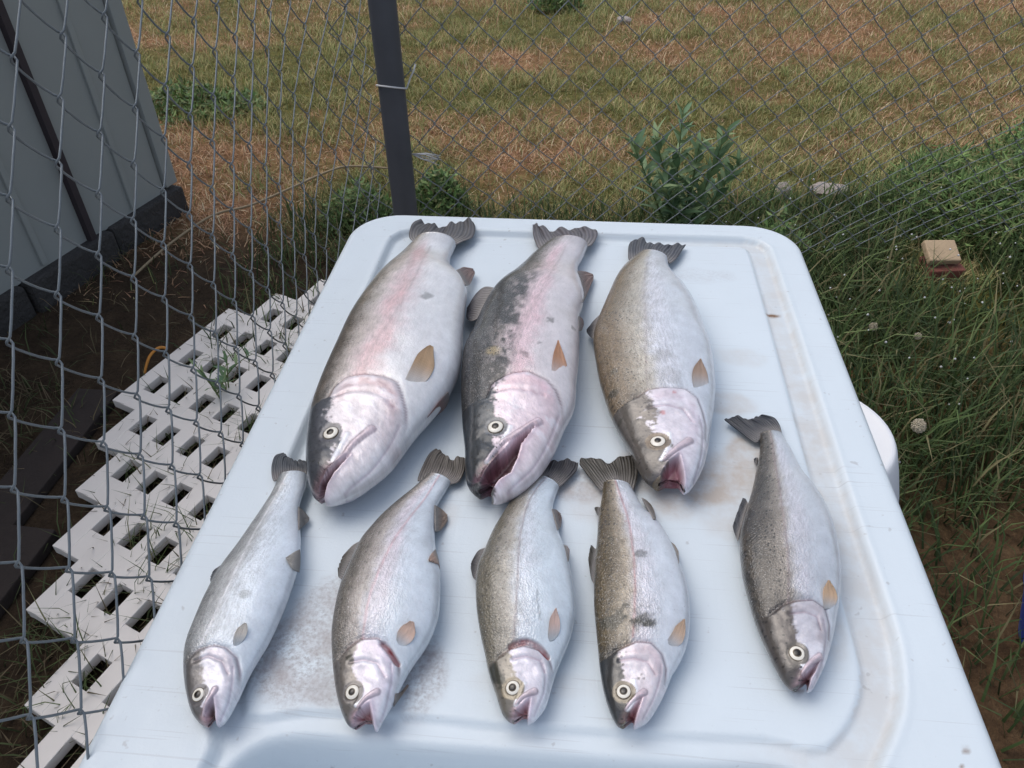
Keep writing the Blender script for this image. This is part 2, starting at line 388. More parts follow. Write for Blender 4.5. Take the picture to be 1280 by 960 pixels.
bare = vnoise(P[:, 0] * 2.3, P[:, 1] * 2.3, 61, 3); keep &= rng.random(len(P)) < np.where(isg, 1, np.clip(1.9 - 2.1 * bare, 0.2, 1))
D_ = P[keep & ~isg]; G_ = P[keep & isg]
nD = len(D_); nG = len(G_)
blades("dry_grass", D_, rng.uniform(0.02, 0.065, nD), rng.uniform(0.0022, 0.0045, nD), np.full(nD, 1.1), pick_cols(PAL_DRY, nD, 1.25), "short straw and rust coloured dead grass across the field behind the fence")
tuft = vnoise(G_[:, 0] * 6.5, G_[:, 1] * 6.5, 71, 3); tuft = sstep(.3, .72, tuft)
blades("field_grass", G_, rng.uniform(0.02, 0.07, nG) * (0.5 + 1.0 * tuft), rng.uniform(0.0022, 0.0045, nG), np.full(nG, 0.8), pick_cols(PAL_GRN, nG, 1.24) * (0.8 + 0.3 * tuft[:, None]), "olive green field grass in uneven patches behind the fence")
# tall dead stalks
n = 900; P = frustum_xy(n, 2.6, 6.5); P = P[(P[:, 0] > -1.1)]; n = len(P)
blades("dead_stalks", P, rng.uniform(0.08, 0.2, n), rng.uniform(0.002, 0.0035, n), np.full(n, 0.5), pick_cols(PAL_DRY, n) * 1.25, "pale dead stalks scattered through the field grass")
# lush grass right of the table
n = 30000; x = rng.uniform(0.25, 2.7, n); y = rng.uniform(0.35, 2.75, n); P = np.stack([x, y], -1)
dens = sstep(0.62, 0.80, x + 0.15 * (vnoise(x * 3, y * 3, 41) - .5)) * np.maximum(sstep(0.95, 1.35, y + 0.3 * (vnoise(x * 3, y * 3, 44) - .5)), 0.22)
dens = np.maximum(dens, 0.5 * (y > 1.7) * (x > 0.5)) * (1 - 0.97 * (np.hypot(x - 1.44, y - 2.27) < 0.13)) * (np.hypot(x - 0.605, y - 1.12) > 0.17)
P = P[rng.random(n) < dens]; n = len(P)
hh = (0.07 + 0.13 * vnoise(P[:, 0] * 2.2, P[:, 1] * 2.2, 51)) * rng.uniform(0.5, 1.35, n) * np.where(P[:, 1] < 1.2, 0.8, 1)
hh = np.where((np.abs(P[:, 0] - 1.40) < 0.2) & (P[:, 1] < 2.27) & (P[:, 1] > 1.75), hh * 0.42, hh)
blades("long_grass", P, hh, rng.uniform(0.003, 0.006, n), np.full(n, 0.55), pick_cols(PAL_LUSH, n), "long dark green grass growing to the right of the table", curl=0.9)
n = 1500; x = rng.uniform(0.75, 2.6, n); y = rng.uniform(1.35, 2.7, n); P = np.stack([x, y], -1); P = P[np.hypot(P[:, 0] - 1.44, P[:, 1] - 2.2) > 0.2]; n = len(P)
blades("tall_grass", P, rng.uniform(0.16, 0.32, n), rng.uniform(0.004, 0.007, n), np.full(n, 0.6), pick_cols(PAL_LUSH, n) * 1.15, "taller arching grass blades among the long grass on the right", curl=1.0)
# low grass just beyond the far table edge
n = 9000; x = rng.uniform(-0.95, 1.4, n); y = rng.uniform(1.75, 2.75, n); P = np.stack([x, y], -1)
P = P[rng.random(n) < 0.25 + 0.75 * (green_amount(x, y) > 0.55)]; n = len(P)
blades("fence_line_grass", P, rng.uniform(0.05, 0.17, n), rng.uniform(0.003, 0.0055, n), np.full(n, 0.55), pick_cols(PAL_LUSH, n), "dark green grass tufts along the foot of the fence", curl=0.8)
# sparse blades in the bare soil and through the lattice
n = 11000; x = rng.uniform(-2.2, -0.35, n); y = rng.uniform(0.4, 2.6, n); P = np.stack([x, y], -1)
P = P[rng.random(n) < 0.12 + 0.9 * (vnoise(x * 2.5, y * 2.5, 81) > 0.56)]
P = P[~((P[:, 0] < -1.35 + (P[:, 1] - 2.83) * 0.386))]; n = len(P)
blades("sparse_grass", P, rng.uniform(0.03, 0.12, n), rng.uniform(0.0022, 0.004, n), np.full(n, 0.8), pick_cols(lin([(70, 82, 44), (104, 92, 62), (84, 96, 54), (118, 100, 72)]), n), "sparse thin grass on the bare soil left of the table", curl=0.9)
n = 170; c = rng.normal(0, 0.05, (n, 2)); ctr = np.array([(-0.93, 0.92), (-0.9, 0.84), (-0.8, 1.0), (-0.75, 1.17), (-0.84, 0.74), (-0.82, 1.12), (-0.7, 1.5), (-0.92, 1.35)])[rng.integers(0, 8, n)]
P = ctr + c * 0.6
blades("lattice_grass", P, rng.uniform(0.06, 0.16, n), rng.uniform(0.002, 0.0035, n), np.full(n, 0.45), pick_cols(lin([(92, 110, 56), (118, 116, 74), (80, 98, 48)]), n), "thin grass blades poking up through the white lattice", zlift=0.0, curl=0.8)
# tiny white flowers
n = 330; x = rng.uniform(0.75, 2.6, n); y = rng.uniform(1.3, 2.9, n)
V = []; F = []
mb = MB()
for a, b in zip(x, y):
    r = random.uniform(0.0025, 0.0048); z = 0.05 + 0.11 * random.random()
    c = np.array([a, b, z]); mb.add([c + (r, 0, 0), c + (0, r, 0), c + (-r, 0, 0), c + (0, -r, 0), c + (0, 0, r), c - (0, 0, r)], [(0, 1, 4), (1, 2, 4), (2, 3, 4), (3, 0, 4), (1, 0, 5), (2, 1, 5), (3, 2, 5), (0, 3, 5)])
tag(mb.build("white_flowers", MAT['white'], smooth=True), "tiny white flower heads dotted through the long grass on the right", "flowers", kind='stuff')

# ------------------------------------------------------------------ leafy weeds
def leaf_mesh(name, L, W, col, droop=0.25, serr=False):
    ts = [0, 0.18, 0.42, 0.7, 1.0]; ws = [0.12, 0.7, 1.0, 0.7, 0.0]; V = []
    for t, k in zip(ts, ws):
        z = -droop * L * t * t
        V += [(-W * k / 2, L * t, z + 0.12 * W * k), (0, L * t, z), (W * k / 2, L * t, z + 0.12 * W * k)]
    F = []
    for i in range(4):
        a = i * 3; F += [(a, a + 1, a + 4, a + 3), (a + 1, a + 2, a + 5, a + 4)]
    me = bpy.data.meshes.new(name); me.from_pydata(V, [], F); me.polygons.foreach_set('use_smooth', [True] * len(F)); me.update()
    c = np.repeat(np.array(col)[None], len(V), 0); c[1::3] *= 1.15; colattr(me, c); me.materials.append(MAT['leaf'])
    return me
LEAFS = [leaf_mesh("leaf", 0.055, 0.0145, lin(c)) for c in ((120, 144, 104), (104, 132, 98), (132, 152, 110), (92, 118, 84))]
def place_leaf(parent, base_loc, p, yaw, pitch, sc):
    o = bpy.data.objects.new("leaf", random.choice(LEAFS)); COL.objects.link(o); o.parent = parent
    o.location = Vector(p) - Vector(base_loc); o.rotation_euler = (pitch, random.uniform(-0.5, 0.5), yaw); o.scale = (sc, sc, sc)
def stem_weed(loc, tips, label, nleaf=16, sc=1.0, r=0.004, group=None):
    root = empty("leafy_weed", loc, label, "weed", group)
    for tip in tips:
        b = np.array(loc) + [random.uniform(-.03, .03), random.uniform(-.03, .03), 0]; t_ = np.array(tip)
        m_ = (b + t_) / 2 + [random.uniform(-.02, .02), random.uniform(-.02, .02), 0.03]
        Q = [(1 - t) ** 2 * b + 2 * t * (1 - t) * m_ + t * t * t_ for t in np.linspace(0, 1, 10)]
        MB().tube([q - np.array(loc) for q in Q], np.linspace(r, r * 0.35, 10), 5).build("stem", MAT['stem'], root, True)
        Q = np.array(Q)
        for k in range(nleaf):
            t = 0.12 + 0.88 * (k + random.random() * 0.6) / nleaf; i = min(int(t * 9), 8); p = Q[i] + (Q[i + 1] - Q[i]) * (t * 9 - i)
            place_leaf(root, loc, p, k * 2.4 + random.random(), random.uniform(0.6, 1.3), sc * (1.15 - 0.5 * t) * random.uniform(0.8, 1.2))
    return root
stem_weed((0.60, 2.42, 0), [(0.555, 2.42, 0.53), (0.47, 2.40, 0.45), (0.40, 2.44, 0.42), (0.70, 2.40, 0.47), (0.63, 2.45, 0.40), (0.50, 2.35, 0.30), (0.77, 2.42, 0.36)],
          "tall leafy grey green weed with upright stems behind the far end of the table", 42, 1.8)
stem_weed((-0.79, 1.63, 0.04), [(-0.74, 1.6, 0.2), (-0.70, 1.66, 0.16), (-0.83, 1.6, 0.17), (-0.76, 1.56, 0.14)], "small leafy weed growing up through the white lattice beside the table", 9, 0.8, 0.0025)
def leaf_mass(name, loc, n, rad, hgt, cols, label, ls=(0.02, 0.045), lw=0.32):
    root = empty(name, loc, label, "bush")
    u = rng.random(n); ang = rng.uniform(0, 2 * np.pi, n); rr = np.sqrt(rng.random(n))
    lob = 0.75 + 0.35 * vnoise(np.cos(ang) * 2 + 5, np.sin(ang) * 2 + 5, int(abs(loc[0]) * 100), 2)
    x = rad[0] * rr * np.cos(ang) * lob; y = rad[1] * rr * np.sin(ang) * lob
    top = hgt * (1 - 0.75 * rr ** 2) * (0.35 + 1.3 * vnoise(x * 9 + 3, y * 9 + 3, 91, 3))
    z = top * (u ** 0.6)
    L = rng.uniform(*ls, n); yaw = rng.uniform(0, 2 * np.pi, n); el = rng.uniform(-0.3, 1.2, n)
    d = np.stack([np.cos(yaw) * np.cos(el), np.sin(yaw) * np.cos(el), np.sin(el)], -1); s_ = np.stack([-np.sin(yaw), np.cos(yaw), 0 * yaw], -1)
    B = np.stack([x, y, z], -1); Wd = (L * lw)[:, None] * 0.5
    up = np.cross(d, s_); V = np.stack([B, B + d * L[:, None] * 0.45 + s_ * Wd + up * -0.1 * L[:, None], B + d * L[:, None], B + d * L[:, None] * 0.45 - s_ * Wd + up * -0.1 * L[:, None]], 1).reshape(-1, 3)
    b = np.arange(n)[:, None] * 4; me = mkmesh("foliage", V, (b + [0, 1, 2, 0, 2, 3]).ravel(), np.full(2 * n, 3))
    C = np.repeat(cols[rng.integers(0, len(cols), n)][:, None] * rng.uniform(0.55, 1.35, (n, 1, 1)), 4, 1).reshape(-1, 3); colattr(me, C)
    fo = link("foliage", me, MAT['leaf'], root); fo['kind'] = 'stuff'
    mb = MB()
    for k in range(14):
        a = random.uniform(0, 6.28); q = random.random() ** 0.5 * 0.7; e = np.array([rad[0] * q * math.cos(a), rad[1] * q * math.sin(a), hgt * 0.75 * (1 - 0.6 * q * q)])
        mb.tube([e * [0.25, 0.25, 0], e * [0.7, 0.7, 0.55], e], [0.004, 0.003, 0.0015], 4)
    mb.build("stems", MAT['stem'], root, True)
    return root
BUSH = lin([(92, 120, 68), (108, 136, 78), (80, 104, 60), (122, 144, 88), (128, 130, 86)])
leaf_mass("weed_bush", (1.98, 2.66, 0), 16000, (0.66, 0.44), 0.27, BUSH, "wide mound of feathery green weeds at the right behind the fence", (0.012, 0.06), 0.16)
leaf_mass("weed_clump", (-0.565, 2.68, 0), 1500, (0.17, 0.12), 0.15, BUSH, "low dark green weed clump to the left of the fence post", (0.015, 0.04), 0.3)
leaf_mass("weed_clump", (-0.27, 2.78, 0), 1100, (0.12, 0.11), 0.15, BUSH, "low dark green weed clump to the right of the fence post", (0.02, 0.045), 0.4)
leaf_mass("weed_clump", (-1.62, 3.95, 0), 1800, (0.45, 0.22), 0.1, BUSH, "flat green weed patch in the field beyond the shed corner", (0.02, 0.05), 0.4)
leaf_mass("weed_clump", (0.34, 5.75, 0), 900, (0.2, 0.15), 0.13, BUSH, "small green weed clump far out in the field", (0.02, 0.05), 0.4)
leaf_mass("weed_clump", (0.90, 2.28, 0), 700, (0.13, 0.10), 0.2, BUSH * 0.9, "thin green weed between the tall leafy weed and the pale stone", (0.02, 0.045), 0.3)

# ================================================================== shed on the left
def build_shed():
    c0 = np.array([-1.306, 2.834]); d = np.array([-0.318, -0.824]); d /= np.linalg.norm(d); nrm = np.array([-d[1], d[0]])  # nrm towards the fence
    if nrm[0] < 0: nrm = -nrm
    yaw = math.atan2(d[1], d[0])
    root = empty("shed", (c0[0], c0[1], 0), "grey panelled shed wall with dark vertical battens at the left edge", "shed", rz=yaw)
    # local: x along the wall towards the camera, -y or +y outwards
    sg = 1 if (Matrix.Rotation(yaw, 2) @ Vector((0, 1))).dot(Vector(nrm)) > 0 else -1
    H, Lw, D = 2.25, 3.4, 2.2
    xs = [0.055, 0.448, 0.90, 1.35, 1.80, 2.25, 2.70, 3.15, 3.4]
    for a, b in zip(xs[:-1], xs[1:]):
        p = MB().box(((a + b) / 2, sg * -0.012, 0.10 + (H - 0.10) / 2), (b - a - 0.012, 0.024, H - 0.10), bev=0.002).build("panel", MAT['panel'], root)
        for q in (0.44,):       # pressed ribs in each sheet
            MB().box((a + (b - a) * q, sg * 0.003, 0.10 + (H - 0.10) / 2), (0.022, 0.014, H - 0.13), bev=0.004).build("rib", MAT['panel'], p)
    for x in xs[1:-1]:
        MB().box((x, sg * 0.008, 0.10 + (H - 0.10) / 2), (0.026, 0.03, H - 0.10), bev=0.002).build("batten", MAT['batten'], root)
    MB().box((0.025, sg * -0.03, 0.12 + (H - 0.12) / 2), (0.06, 0.09, H - 0.12), bev=0.004).build("corner_trim", MAT['panel'], root)
    for k in range(9):  # dark blocks stand in for the shadowed edge along the wall foot
        MB().box((0.18 + k * 0.385, sg * (-0.03 + 0.012 * (k % 2)), 0.035), (0.375, 0.12, 0.14), rz=random.uniform(-.02, .02), bev=0.012).build("shadow_footing_block", MAT['skirt'], root)
    MB().box((0.02, sg * -D / 2, 0.12 + (H - 0.12) / 2), (0.03, D - 0.14, H - 0.12), bev=0.002).build("end_wall", MAT['panel'], root)
    MB().box((Lw / 2 - 0.05, sg * -D / 2, H + 0.04), (Lw + 0.3, D + 0.3, 0.07), bev=0.01).build("roof", MAT['batten'], root)
build_shed()

# ================================================================== white lattice panel on the ground
def build_lattice():
    A = np.array([0.876, -0.482]); Cc = np.array([-0.412, -0.911]); pa, pc = 0.0868, 0.137
    org = np.array([-0.900, 1.468])
    edge = np.array([(-1.02, 1.98), (-1.045, 1.70), (-1.075, 1.60), (-1.07, 1.36), (-1.04, 1.19), (-1.01, 1.05), (-0.955, 0.86), (-0.90, 0.68), (-0.82, 0.42), (-0.40, 0.42), (-0.40, 2.32), (-0.62, 2.24), (-0.78, 2.09)])
    root = empty("lattice_panel", (-0.85, 1.3, 0.0), "dirty white plastic lattice panel lying on the ground left of the table", "lattice")
    base = np.array([-0.85, 1.3])
    long_runs = []
    def runs(other_dir, along_dir, p_fix, p_al, wd, w_cross, z0, z1, name):
        for i in range(-14, 15):
            ts = np.arange(-1.6, 1.6, 0.01); c = org + other_dir * (i + 0.5) * p_fix
            Q = c + ts[:, None] * along_dir; ins = inpoly(Q, edge)
            if ins.sum() < 8: continue
            idx = np.where(ins)[0]
            splits = np.split(idx, np.where(np.diff(idx) > 1)[0] + 1)
            for sgm in splits:
                if len(sgm) < 8: continue
                hw = w_cross / 2
                t0 = (math.ceil(ts[sgm[0]] / p_al - 0.5 - 0.25) + 0.5) * p_al - hw; t1 = (math.floor(ts[sgm[-1]] / p_al - 0.5 + 0.25) + 0.5) * p_al + hw
                if name == "long_strip": long_runs.append((i, t0, t1))
                else:       # a cross strip ends where it meets a long strip
                    hit = [k for k, a_, b_ in long_runs if a_ - 0.02 <= (i + 0.5) * p_fix <= b_ + 0.02 and t0 - 0.01 <= (k + 0.5) * p_al <= t1 + 0.01]
                    if len(hit) < 2: continue
                    t0 = (min(hit) + 0.5) * p_al - hw + 0.0015; t1 = (max(hit) + 0.5) * p_al + hw - 0.0015
                if t1 - t0 < 0.05: continue
                m_ = c + along_dir * (t0 + t1) / 2 - base
                MB().box((m_[0], m_[1], (z0 + z1) / 2), (t1 - t0, wd, z1 - z0), rz=math.atan2(along_dir[1], along_dir[0]), bev=0.002).build(name, MAT['lattice'], root)
    runs(A, Cc, pa, pc, 0.044, 0.072, 0.022, 0.048, "long_strip")
    runs(Cc, A, pc, pa, 0.072, 0.044, 0.0205, 0.0465, "cross_strip")
build_lattice()
# two dark planks beyond the lattice
for lab, (a, b), wd, hz in (("dark old plank along the lattice edge, nearer the camera", ((-1.22, 0.62), (-1.13, 1.18)), 0.14, 0.035), ("dark old plank along the lattice edge, nearer the shed", ((-1.24, 1.12), (-1.17, 1.68)), 0.12, 0.03)):
    a = np.array(a); b = np.array(b); m_ = (a + b) / 2; L = np.linalg.norm(b - a)
    tag(MB().box((0, 0, 0), (L, wd, hz), bev=0.004).build("plank", MAT['plank'], loc=(m_[0], m_[1], hz / 2)), lab, "plank", "planks beside the lattice").rotation_euler = (0, 0, math.atan2(*(b - a)[::-1]))

# ================================================================== chain link fence
CR = np.array([[-0.19012, 1.54619, 1.00997],
 [ 0.02526,-0.07487,-0.35778],
 [-0.00936, 0.0143 , 0.0226 ],
 [ 0.67706, 0.16159,-0.01301],
 [-0.02382, 0.07636,-0.00524],
 [ 0.03708,-0.04193,-0.00786]])
CL = np.array([[-0.32846, 0.5372 , 1.26332],
 [ 0.01851,-0.02402,-0.3531 ],
 [ 0.01909,-0.01561,-0.00731],
 [ 0.01403, 0.25396,-0.01239],
 [-0.01333,-0.00397,-0.01059],
 [-0.00228, 0.0134 ,-0.00208]])
def pb(u, v, deg): return np.stack([u ** i * v ** j for i in range(deg + 1) for j in range(deg + 1 - i)], -1)
def surf(c, us, vs_, deg, u, v, ulim, vlim):
    def ev(u, v): return pb(u / us, v / vs_, deg) @ c
    u = np.asarray(u, float); v = np.asarray(v, float)
    uc = np.clip(u, *ulim); vmax = vlim[1](uc); vc = np.clip(v, vlim[0], vmax); h = 0.5
    P = ev(uc, vc); su = np.where(u >= uc, 1.0, -1.0); sv = np.where(v >= vc, 1.0, -1.0)
    du = (ev(uc, vc) - ev(uc - h * su, vc)) / h * su[..., None]; dv_ = (ev(uc, vc) - ev(uc, vc - h * sv)) / h * sv[..., None]
    return P + du * (u - uc)[..., None] + dv_ * (v - vc)[..., None]
POST = np.array([-0.217, 1.475])
def right_surf(u, v):
    P = surf(CR, 20., 10., 2, u, v, (0, 38), (-1, lambda u: 12 + 0 * u))
    k = np.exp(-np.clip(u, 0, 99) / 9.0)[..., None]; t = 1 + k * (1.485 / np.maximum(P[..., 1:2], 0.5) - 1)
    return EYE + (P - EYE) * t
def left_surf(u, v):
    P = surf(CL, 8., 10., 2, u, v, (-10, 16), (-4, lambda u: 14 + 0 * u))
    k = sstep(15.5, 26.0, np.asarray(u, float)); P = P.copy(); P[..., 0] += k * (POST[0] - 0.030 - P[..., 0])      # drawn in to the post
    return P
def build_fence():
    root = empty("chain_link_fence", (POST[0], POST[1], 0), "galvanized chain link fence with a dark corner post and sagging mesh", "fence")
    o3 = np.array([POST[0], POST[1], 0])
    def strands(fn, us, v0, v1, zmin, rad, ymax=9):
        for k in us:
            seq = np.arange(v0, v1)
            seq = seq[(k + seq) % 2 == 0]
            rows = []
            for r in seq: rows += [(k - 0.06, r), (k + 1.06, r + 1)]
            rows = np.array(rows, float); K = fn(rows[:, 0], rows[:, 1])
            # surface normal for the woven depth
            Nn = np.cross(fn(rows[:, 0] + .5, rows[:, 1]) - K, fn(rows[:, 0], rows[:, 1] + .5) - K); Nn /= np.linalg.norm(Nn, axis=1)[:, None]
            pts = []
            for a in range(len(K) - 1):
                s_ = 1 if a % 2 == 0 else -1
                for t in (0.0, 0.10, 0.3, 0.5, 0.7, 0.9):
                    tt = t
                    if t in (0.10, 0.9): tt = 0.07 if t == 0.10 else 0.93
                    p = K[a] * (1 - tt) + K[a + 1] * tt; n_ = Nn[a] * (1 - tt) + Nn[a + 1] * tt
                    off = s_ * 0.0035 * (0 if t == 0 else (0.75 if t in (0.1, 0.9) else 1.0))
                    # wires bow a little between the knuckles
                    side = (K[a + 1] - K[a]); pts.append(p + n_ * off + np.array([0, 0, -1]) * 0.0016 * math.sin(math.pi * tt) * s_)
            pts.append(K[-1]); pts = np.array(pts); ok = (pts[:, 2] > zmin) & (pts[:, 1] < ymax)
            if not ok[0] and (pts[:, 1] < ymax).any() and k > 20: pts = pts[int(np.argmax(ok)):]; ok = (pts[:, 2] > zmin) & (pts[:, 1] < ymax)
            # keep the longest leading run above the ground
            e = len(pts) if ok.all() else int(np.argmin(ok)) if ok[0] else 0
            pts = pts[:e]
            if len(pts) < 8: continue
            MB().tube(pts - o3, rad, 5, False).build("wire", MAT['wire'], root, True)
    strands(right_surf, range(-4, 52), -12, 44, 0.37, 0.00102)
    strands(left_surf, range(-18, 31), -14, 44, 0.06, 0.00096, 1.49)
    post = MB().lathe([(0.0, 0), (0.0252, 0), (0.0252, 0.6), (0.0252, 1.2), (0.0252, 1.62), (0.022, 1.645), (0.01, 1.66), (0, 1.662)], 28).build("post", MAT['post'], root, True)
    # wire tie round the post with its loose end, and frayed strand lower down
    z = 0.925; P = [(0.0275 * math.cos(a), 0.0275 * math.sin(a), z - 0.010 * math.cos(a - 1.2)) for a in np.linspace(-4.0, 0.1, 22)]
    P += [(0.036, 0.006, z + 0.014), (0.043, 0.012, z + 0.026), (0.047, 0.016, z + 0.036)]
    MB().tube(P, 0.0017, 5).build("tie_wire", MAT['white'], post, True)
    mb = MB()
    for k in range(9):
        b = np.array([0.026, -0.004, 0.795]); e = b + [0.045 + random.uniform(-.006, .016), -0.01 + random.uniform(-.01, .01), -0.012 + random.uniform(-.012, .012)]
        mb.tube([b, (b + e) / 2 + [0, 0, 0.006 * random.uniform(-1, 1)], e], [0.0012, 0.0010, 0.0005], 4)
    mb.build("frayed_strand", MAT['white'], post, True)
build_fence()

# ================================================================== loose things on the ground
def tube_thing(name, P, r, mat, label, cat):
    P = resample(np.array(P, float), 60); P0 = P[0].copy(); P0[2] = 0
    return tag(MB().tube(P - P0, r, 6).build(name, mat, None, True, loc=P0), label, cat)
tube_thing("cord", [(-1.30, 2.30, 0.02), (-1.24, 2.5, 0.03), (-1.13, 2.68, 0.05), (-1.0, 2.74, 0.06), (-0.87, 2.86, 0.07), (-0.75, 2.98, 0.08), (-0.66, 3.04, 0.08), (-0.5, 3.08, 0.05)], 0.0045, MAT['cord'], "thin straw coloured cord snaking over the ground beyond the lattice", "cord")
tube_thing("strap", [(-1.07, 1.76, 0.02), (-1.06, 1.80, 0.05), (-1.04, 1.83, 0.06), (-1.02, 1.84, 0.05)], 0.0045, MAT['orange'], "short orange strap end sticking out at the lattice edge", "strap")
o = MB().box((0, 0, 0), (0.118, 0.095, 0.05), bev=0.006).build("brick", MAT['brick'], loc=(1.452, 2.235, 0.035)); o.rotation_euler = (0.04, 0, 0.04); tag(o, "dark red brick lying in the grass under the tan block", "brick")
o = MB().box((0, 0, 0), (0.106, 0.085, 0.026), bev=0.006).build("paving_block", MAT['tan'], loc=(1.44, 2.25, 0.092)); o.rotation_euler = (0.42, 0.02, 0.02); tag(o, "tan paving block resting on the red brick in the grass", "block")
def rock(name, loc, sc, label, seed):
    import bmesh
    bm = bmesh.new(); bmesh.ops.create_icosphere(bm, subdivisions=4, radius=1.0)
    r_ = np.random.default_rng(seed)
    ds = [(Vector(r_.normal(size=3)).normalized(), r_.uniform(0.62, 0.9)) for _ in range(14)]
    for v in bm.verts:
        d = v.co.normalized(); k = min([1.0] + [h / max(d.dot(n_), 1e-3) for n_, h in ds if d.dot(n_) > 0.2])
        v.co = d * k * (1 + 0.05 * math.sin(9 * d.x + seed) * math.sin(8 * d.y))
        v.co.x *= sc[0]; v.co.y *= sc[1]; v.co.z *= sc[2]
    me = bpy.data.meshes.new(name); bm.to_mesh(me); bm.free()
    return tag(link(name, me, MAT['stone'], loc=loc), label, "stone", "stones in the field")
rock("stone", (1.10, 2.86, 0.015), (0.036, 0.036, 0.055), "pale upright stone in the field beyond the table's right corner", 3)
rock("stone", (1.29, 2.88, 0.012), (0.085, 0.05, 0.035), "flat buff stone lying to the right of the pale upright stone", 8)
rock("stone", (0.76, 5.35, 0.02), (0.06, 0.05, 0.03), "small pale stone far out in the field grass", 5)

def dandelion(x, y, h, r, lean, label):
    root = empty("dandelion", (x, y, 0), label, "dandelion", "dandelion seed heads in the grass")
    e = np.array([lean[0], lean[1], h]); MB().tube([(0, 0, 0), e * [0.3, 0.3, 0.55], e], [0.0025, 0.002, 0.0016], 6).build("stalk", MAT['stem'], root, True)
    mb = MB(); N = 190
    for k in range(N):
        z = 1 - 2 * (k + .5) / N; a = k * 2.399963; d = np.array([math.sqrt(1 - z * z) * math.cos(a), math.sqrt(1 - z * z) * math.sin(a), z])
        t1 = np.cross(d, [0.3, 0.5, 0.8]); t1 /= np.linalg.norm(t1); t2 = np.cross(d, t1); q = e + d * r * random.uniform(0.86, 1.0)
        V = [e + d * r * 0.2, ]
        for m_ in range(5):
            an = m_ * 1.2566 + k; V.append(q + (t1 * math.cos(an) + t2 * math.sin(an)) * r * 0.12 + d * r * random.uniform(0.02, 0.2))
        V.append(q); mb.add(V, [(6, 1, 2), (6, 2, 3), (6, 3, 4), (6, 4, 5), (6, 5, 1), (0, 1, 6)])
    mb.build("seed_head", MAT['fluff'], root, False)
dandelion(1.0, 1.40, 0.10, 0.0165, (0.01, 0.0), "round pale dandelion seed head beside the white bucket")
dandelion(1.07, 1.83, 0.08, 0.012, (0.0, 0.02), "dandelion seed head in the grass nearest the table's right edge")
dandelion(1.16, 1.80, 0.08, 0.010, (0.02, 0.0), "smaller dandelion seed head to the right in the long grass")

def build_bucket(loc, r, h, mat, label, name="bucket", up=False):
    root = empty(name, loc, label, "bucket")
    if not up:      # standing upside down: closed base uppermost
        MB().lathe([(r + 0.078, 0.0), (r + 0.078, 0.02), (r + 0.070, 0.022), (r + 0.052, h - 0.20), (r + 0.036, h - 0.12), (r + 0.017, h - 0.055), (r + 0.003, h - 0.014), (r * 0.985, h - 0.004), (r * 0.955, h), (r * 0.90, h - 0.001), (r * 0.88, h - 0.005), (r * 0.5, h - 0.004), (0.001, h - 0.003)], 64).build("shell", mat, root, True)
        for z in (0.03, 0.055): MB().lathe([(r + 0.06, z), (r + 0.077, z + 0.001), (r + 0.077, z + 0.006), (r + 0.06, z + 0.007)], 64).build("rib", mat, root, True)
    else:
        MB().lathe([(0.001, 0), (r * 0.60, 0), (r * 0.63, 0.01), (r, h - 0.02), (r * 1.04, h - 0.018), (r * 1.04, h), (r * 0.98, h), (r * 0.97, h - 0.02), (r * 0.60, 0.012), (0.001, 0.012)], 48).build("shell", mat, root, True)
        MB().tube([(r * 1.05 * math.cos(a), -r * 1.05 * abs(math.sin(a)) * 0.5 - 0.01, h - 0.03 - 0.05 * abs(math.sin(a))) for a in np.linspace(0, math.pi, 24)], 0.003, 6).build("handle", MAT['leg'], root, True)
    return root
build_bucket((0.600, 1.115, 0.0), 0.155, 0.36, MAT['bucket'], "white plastic bucket standing upside down against the table's right side")
build_bucket((1.088, 0.855, 0.0), 0.105, 0.17, MAT['blue'], "blue plastic bucket at the right edge of the view", up=True)

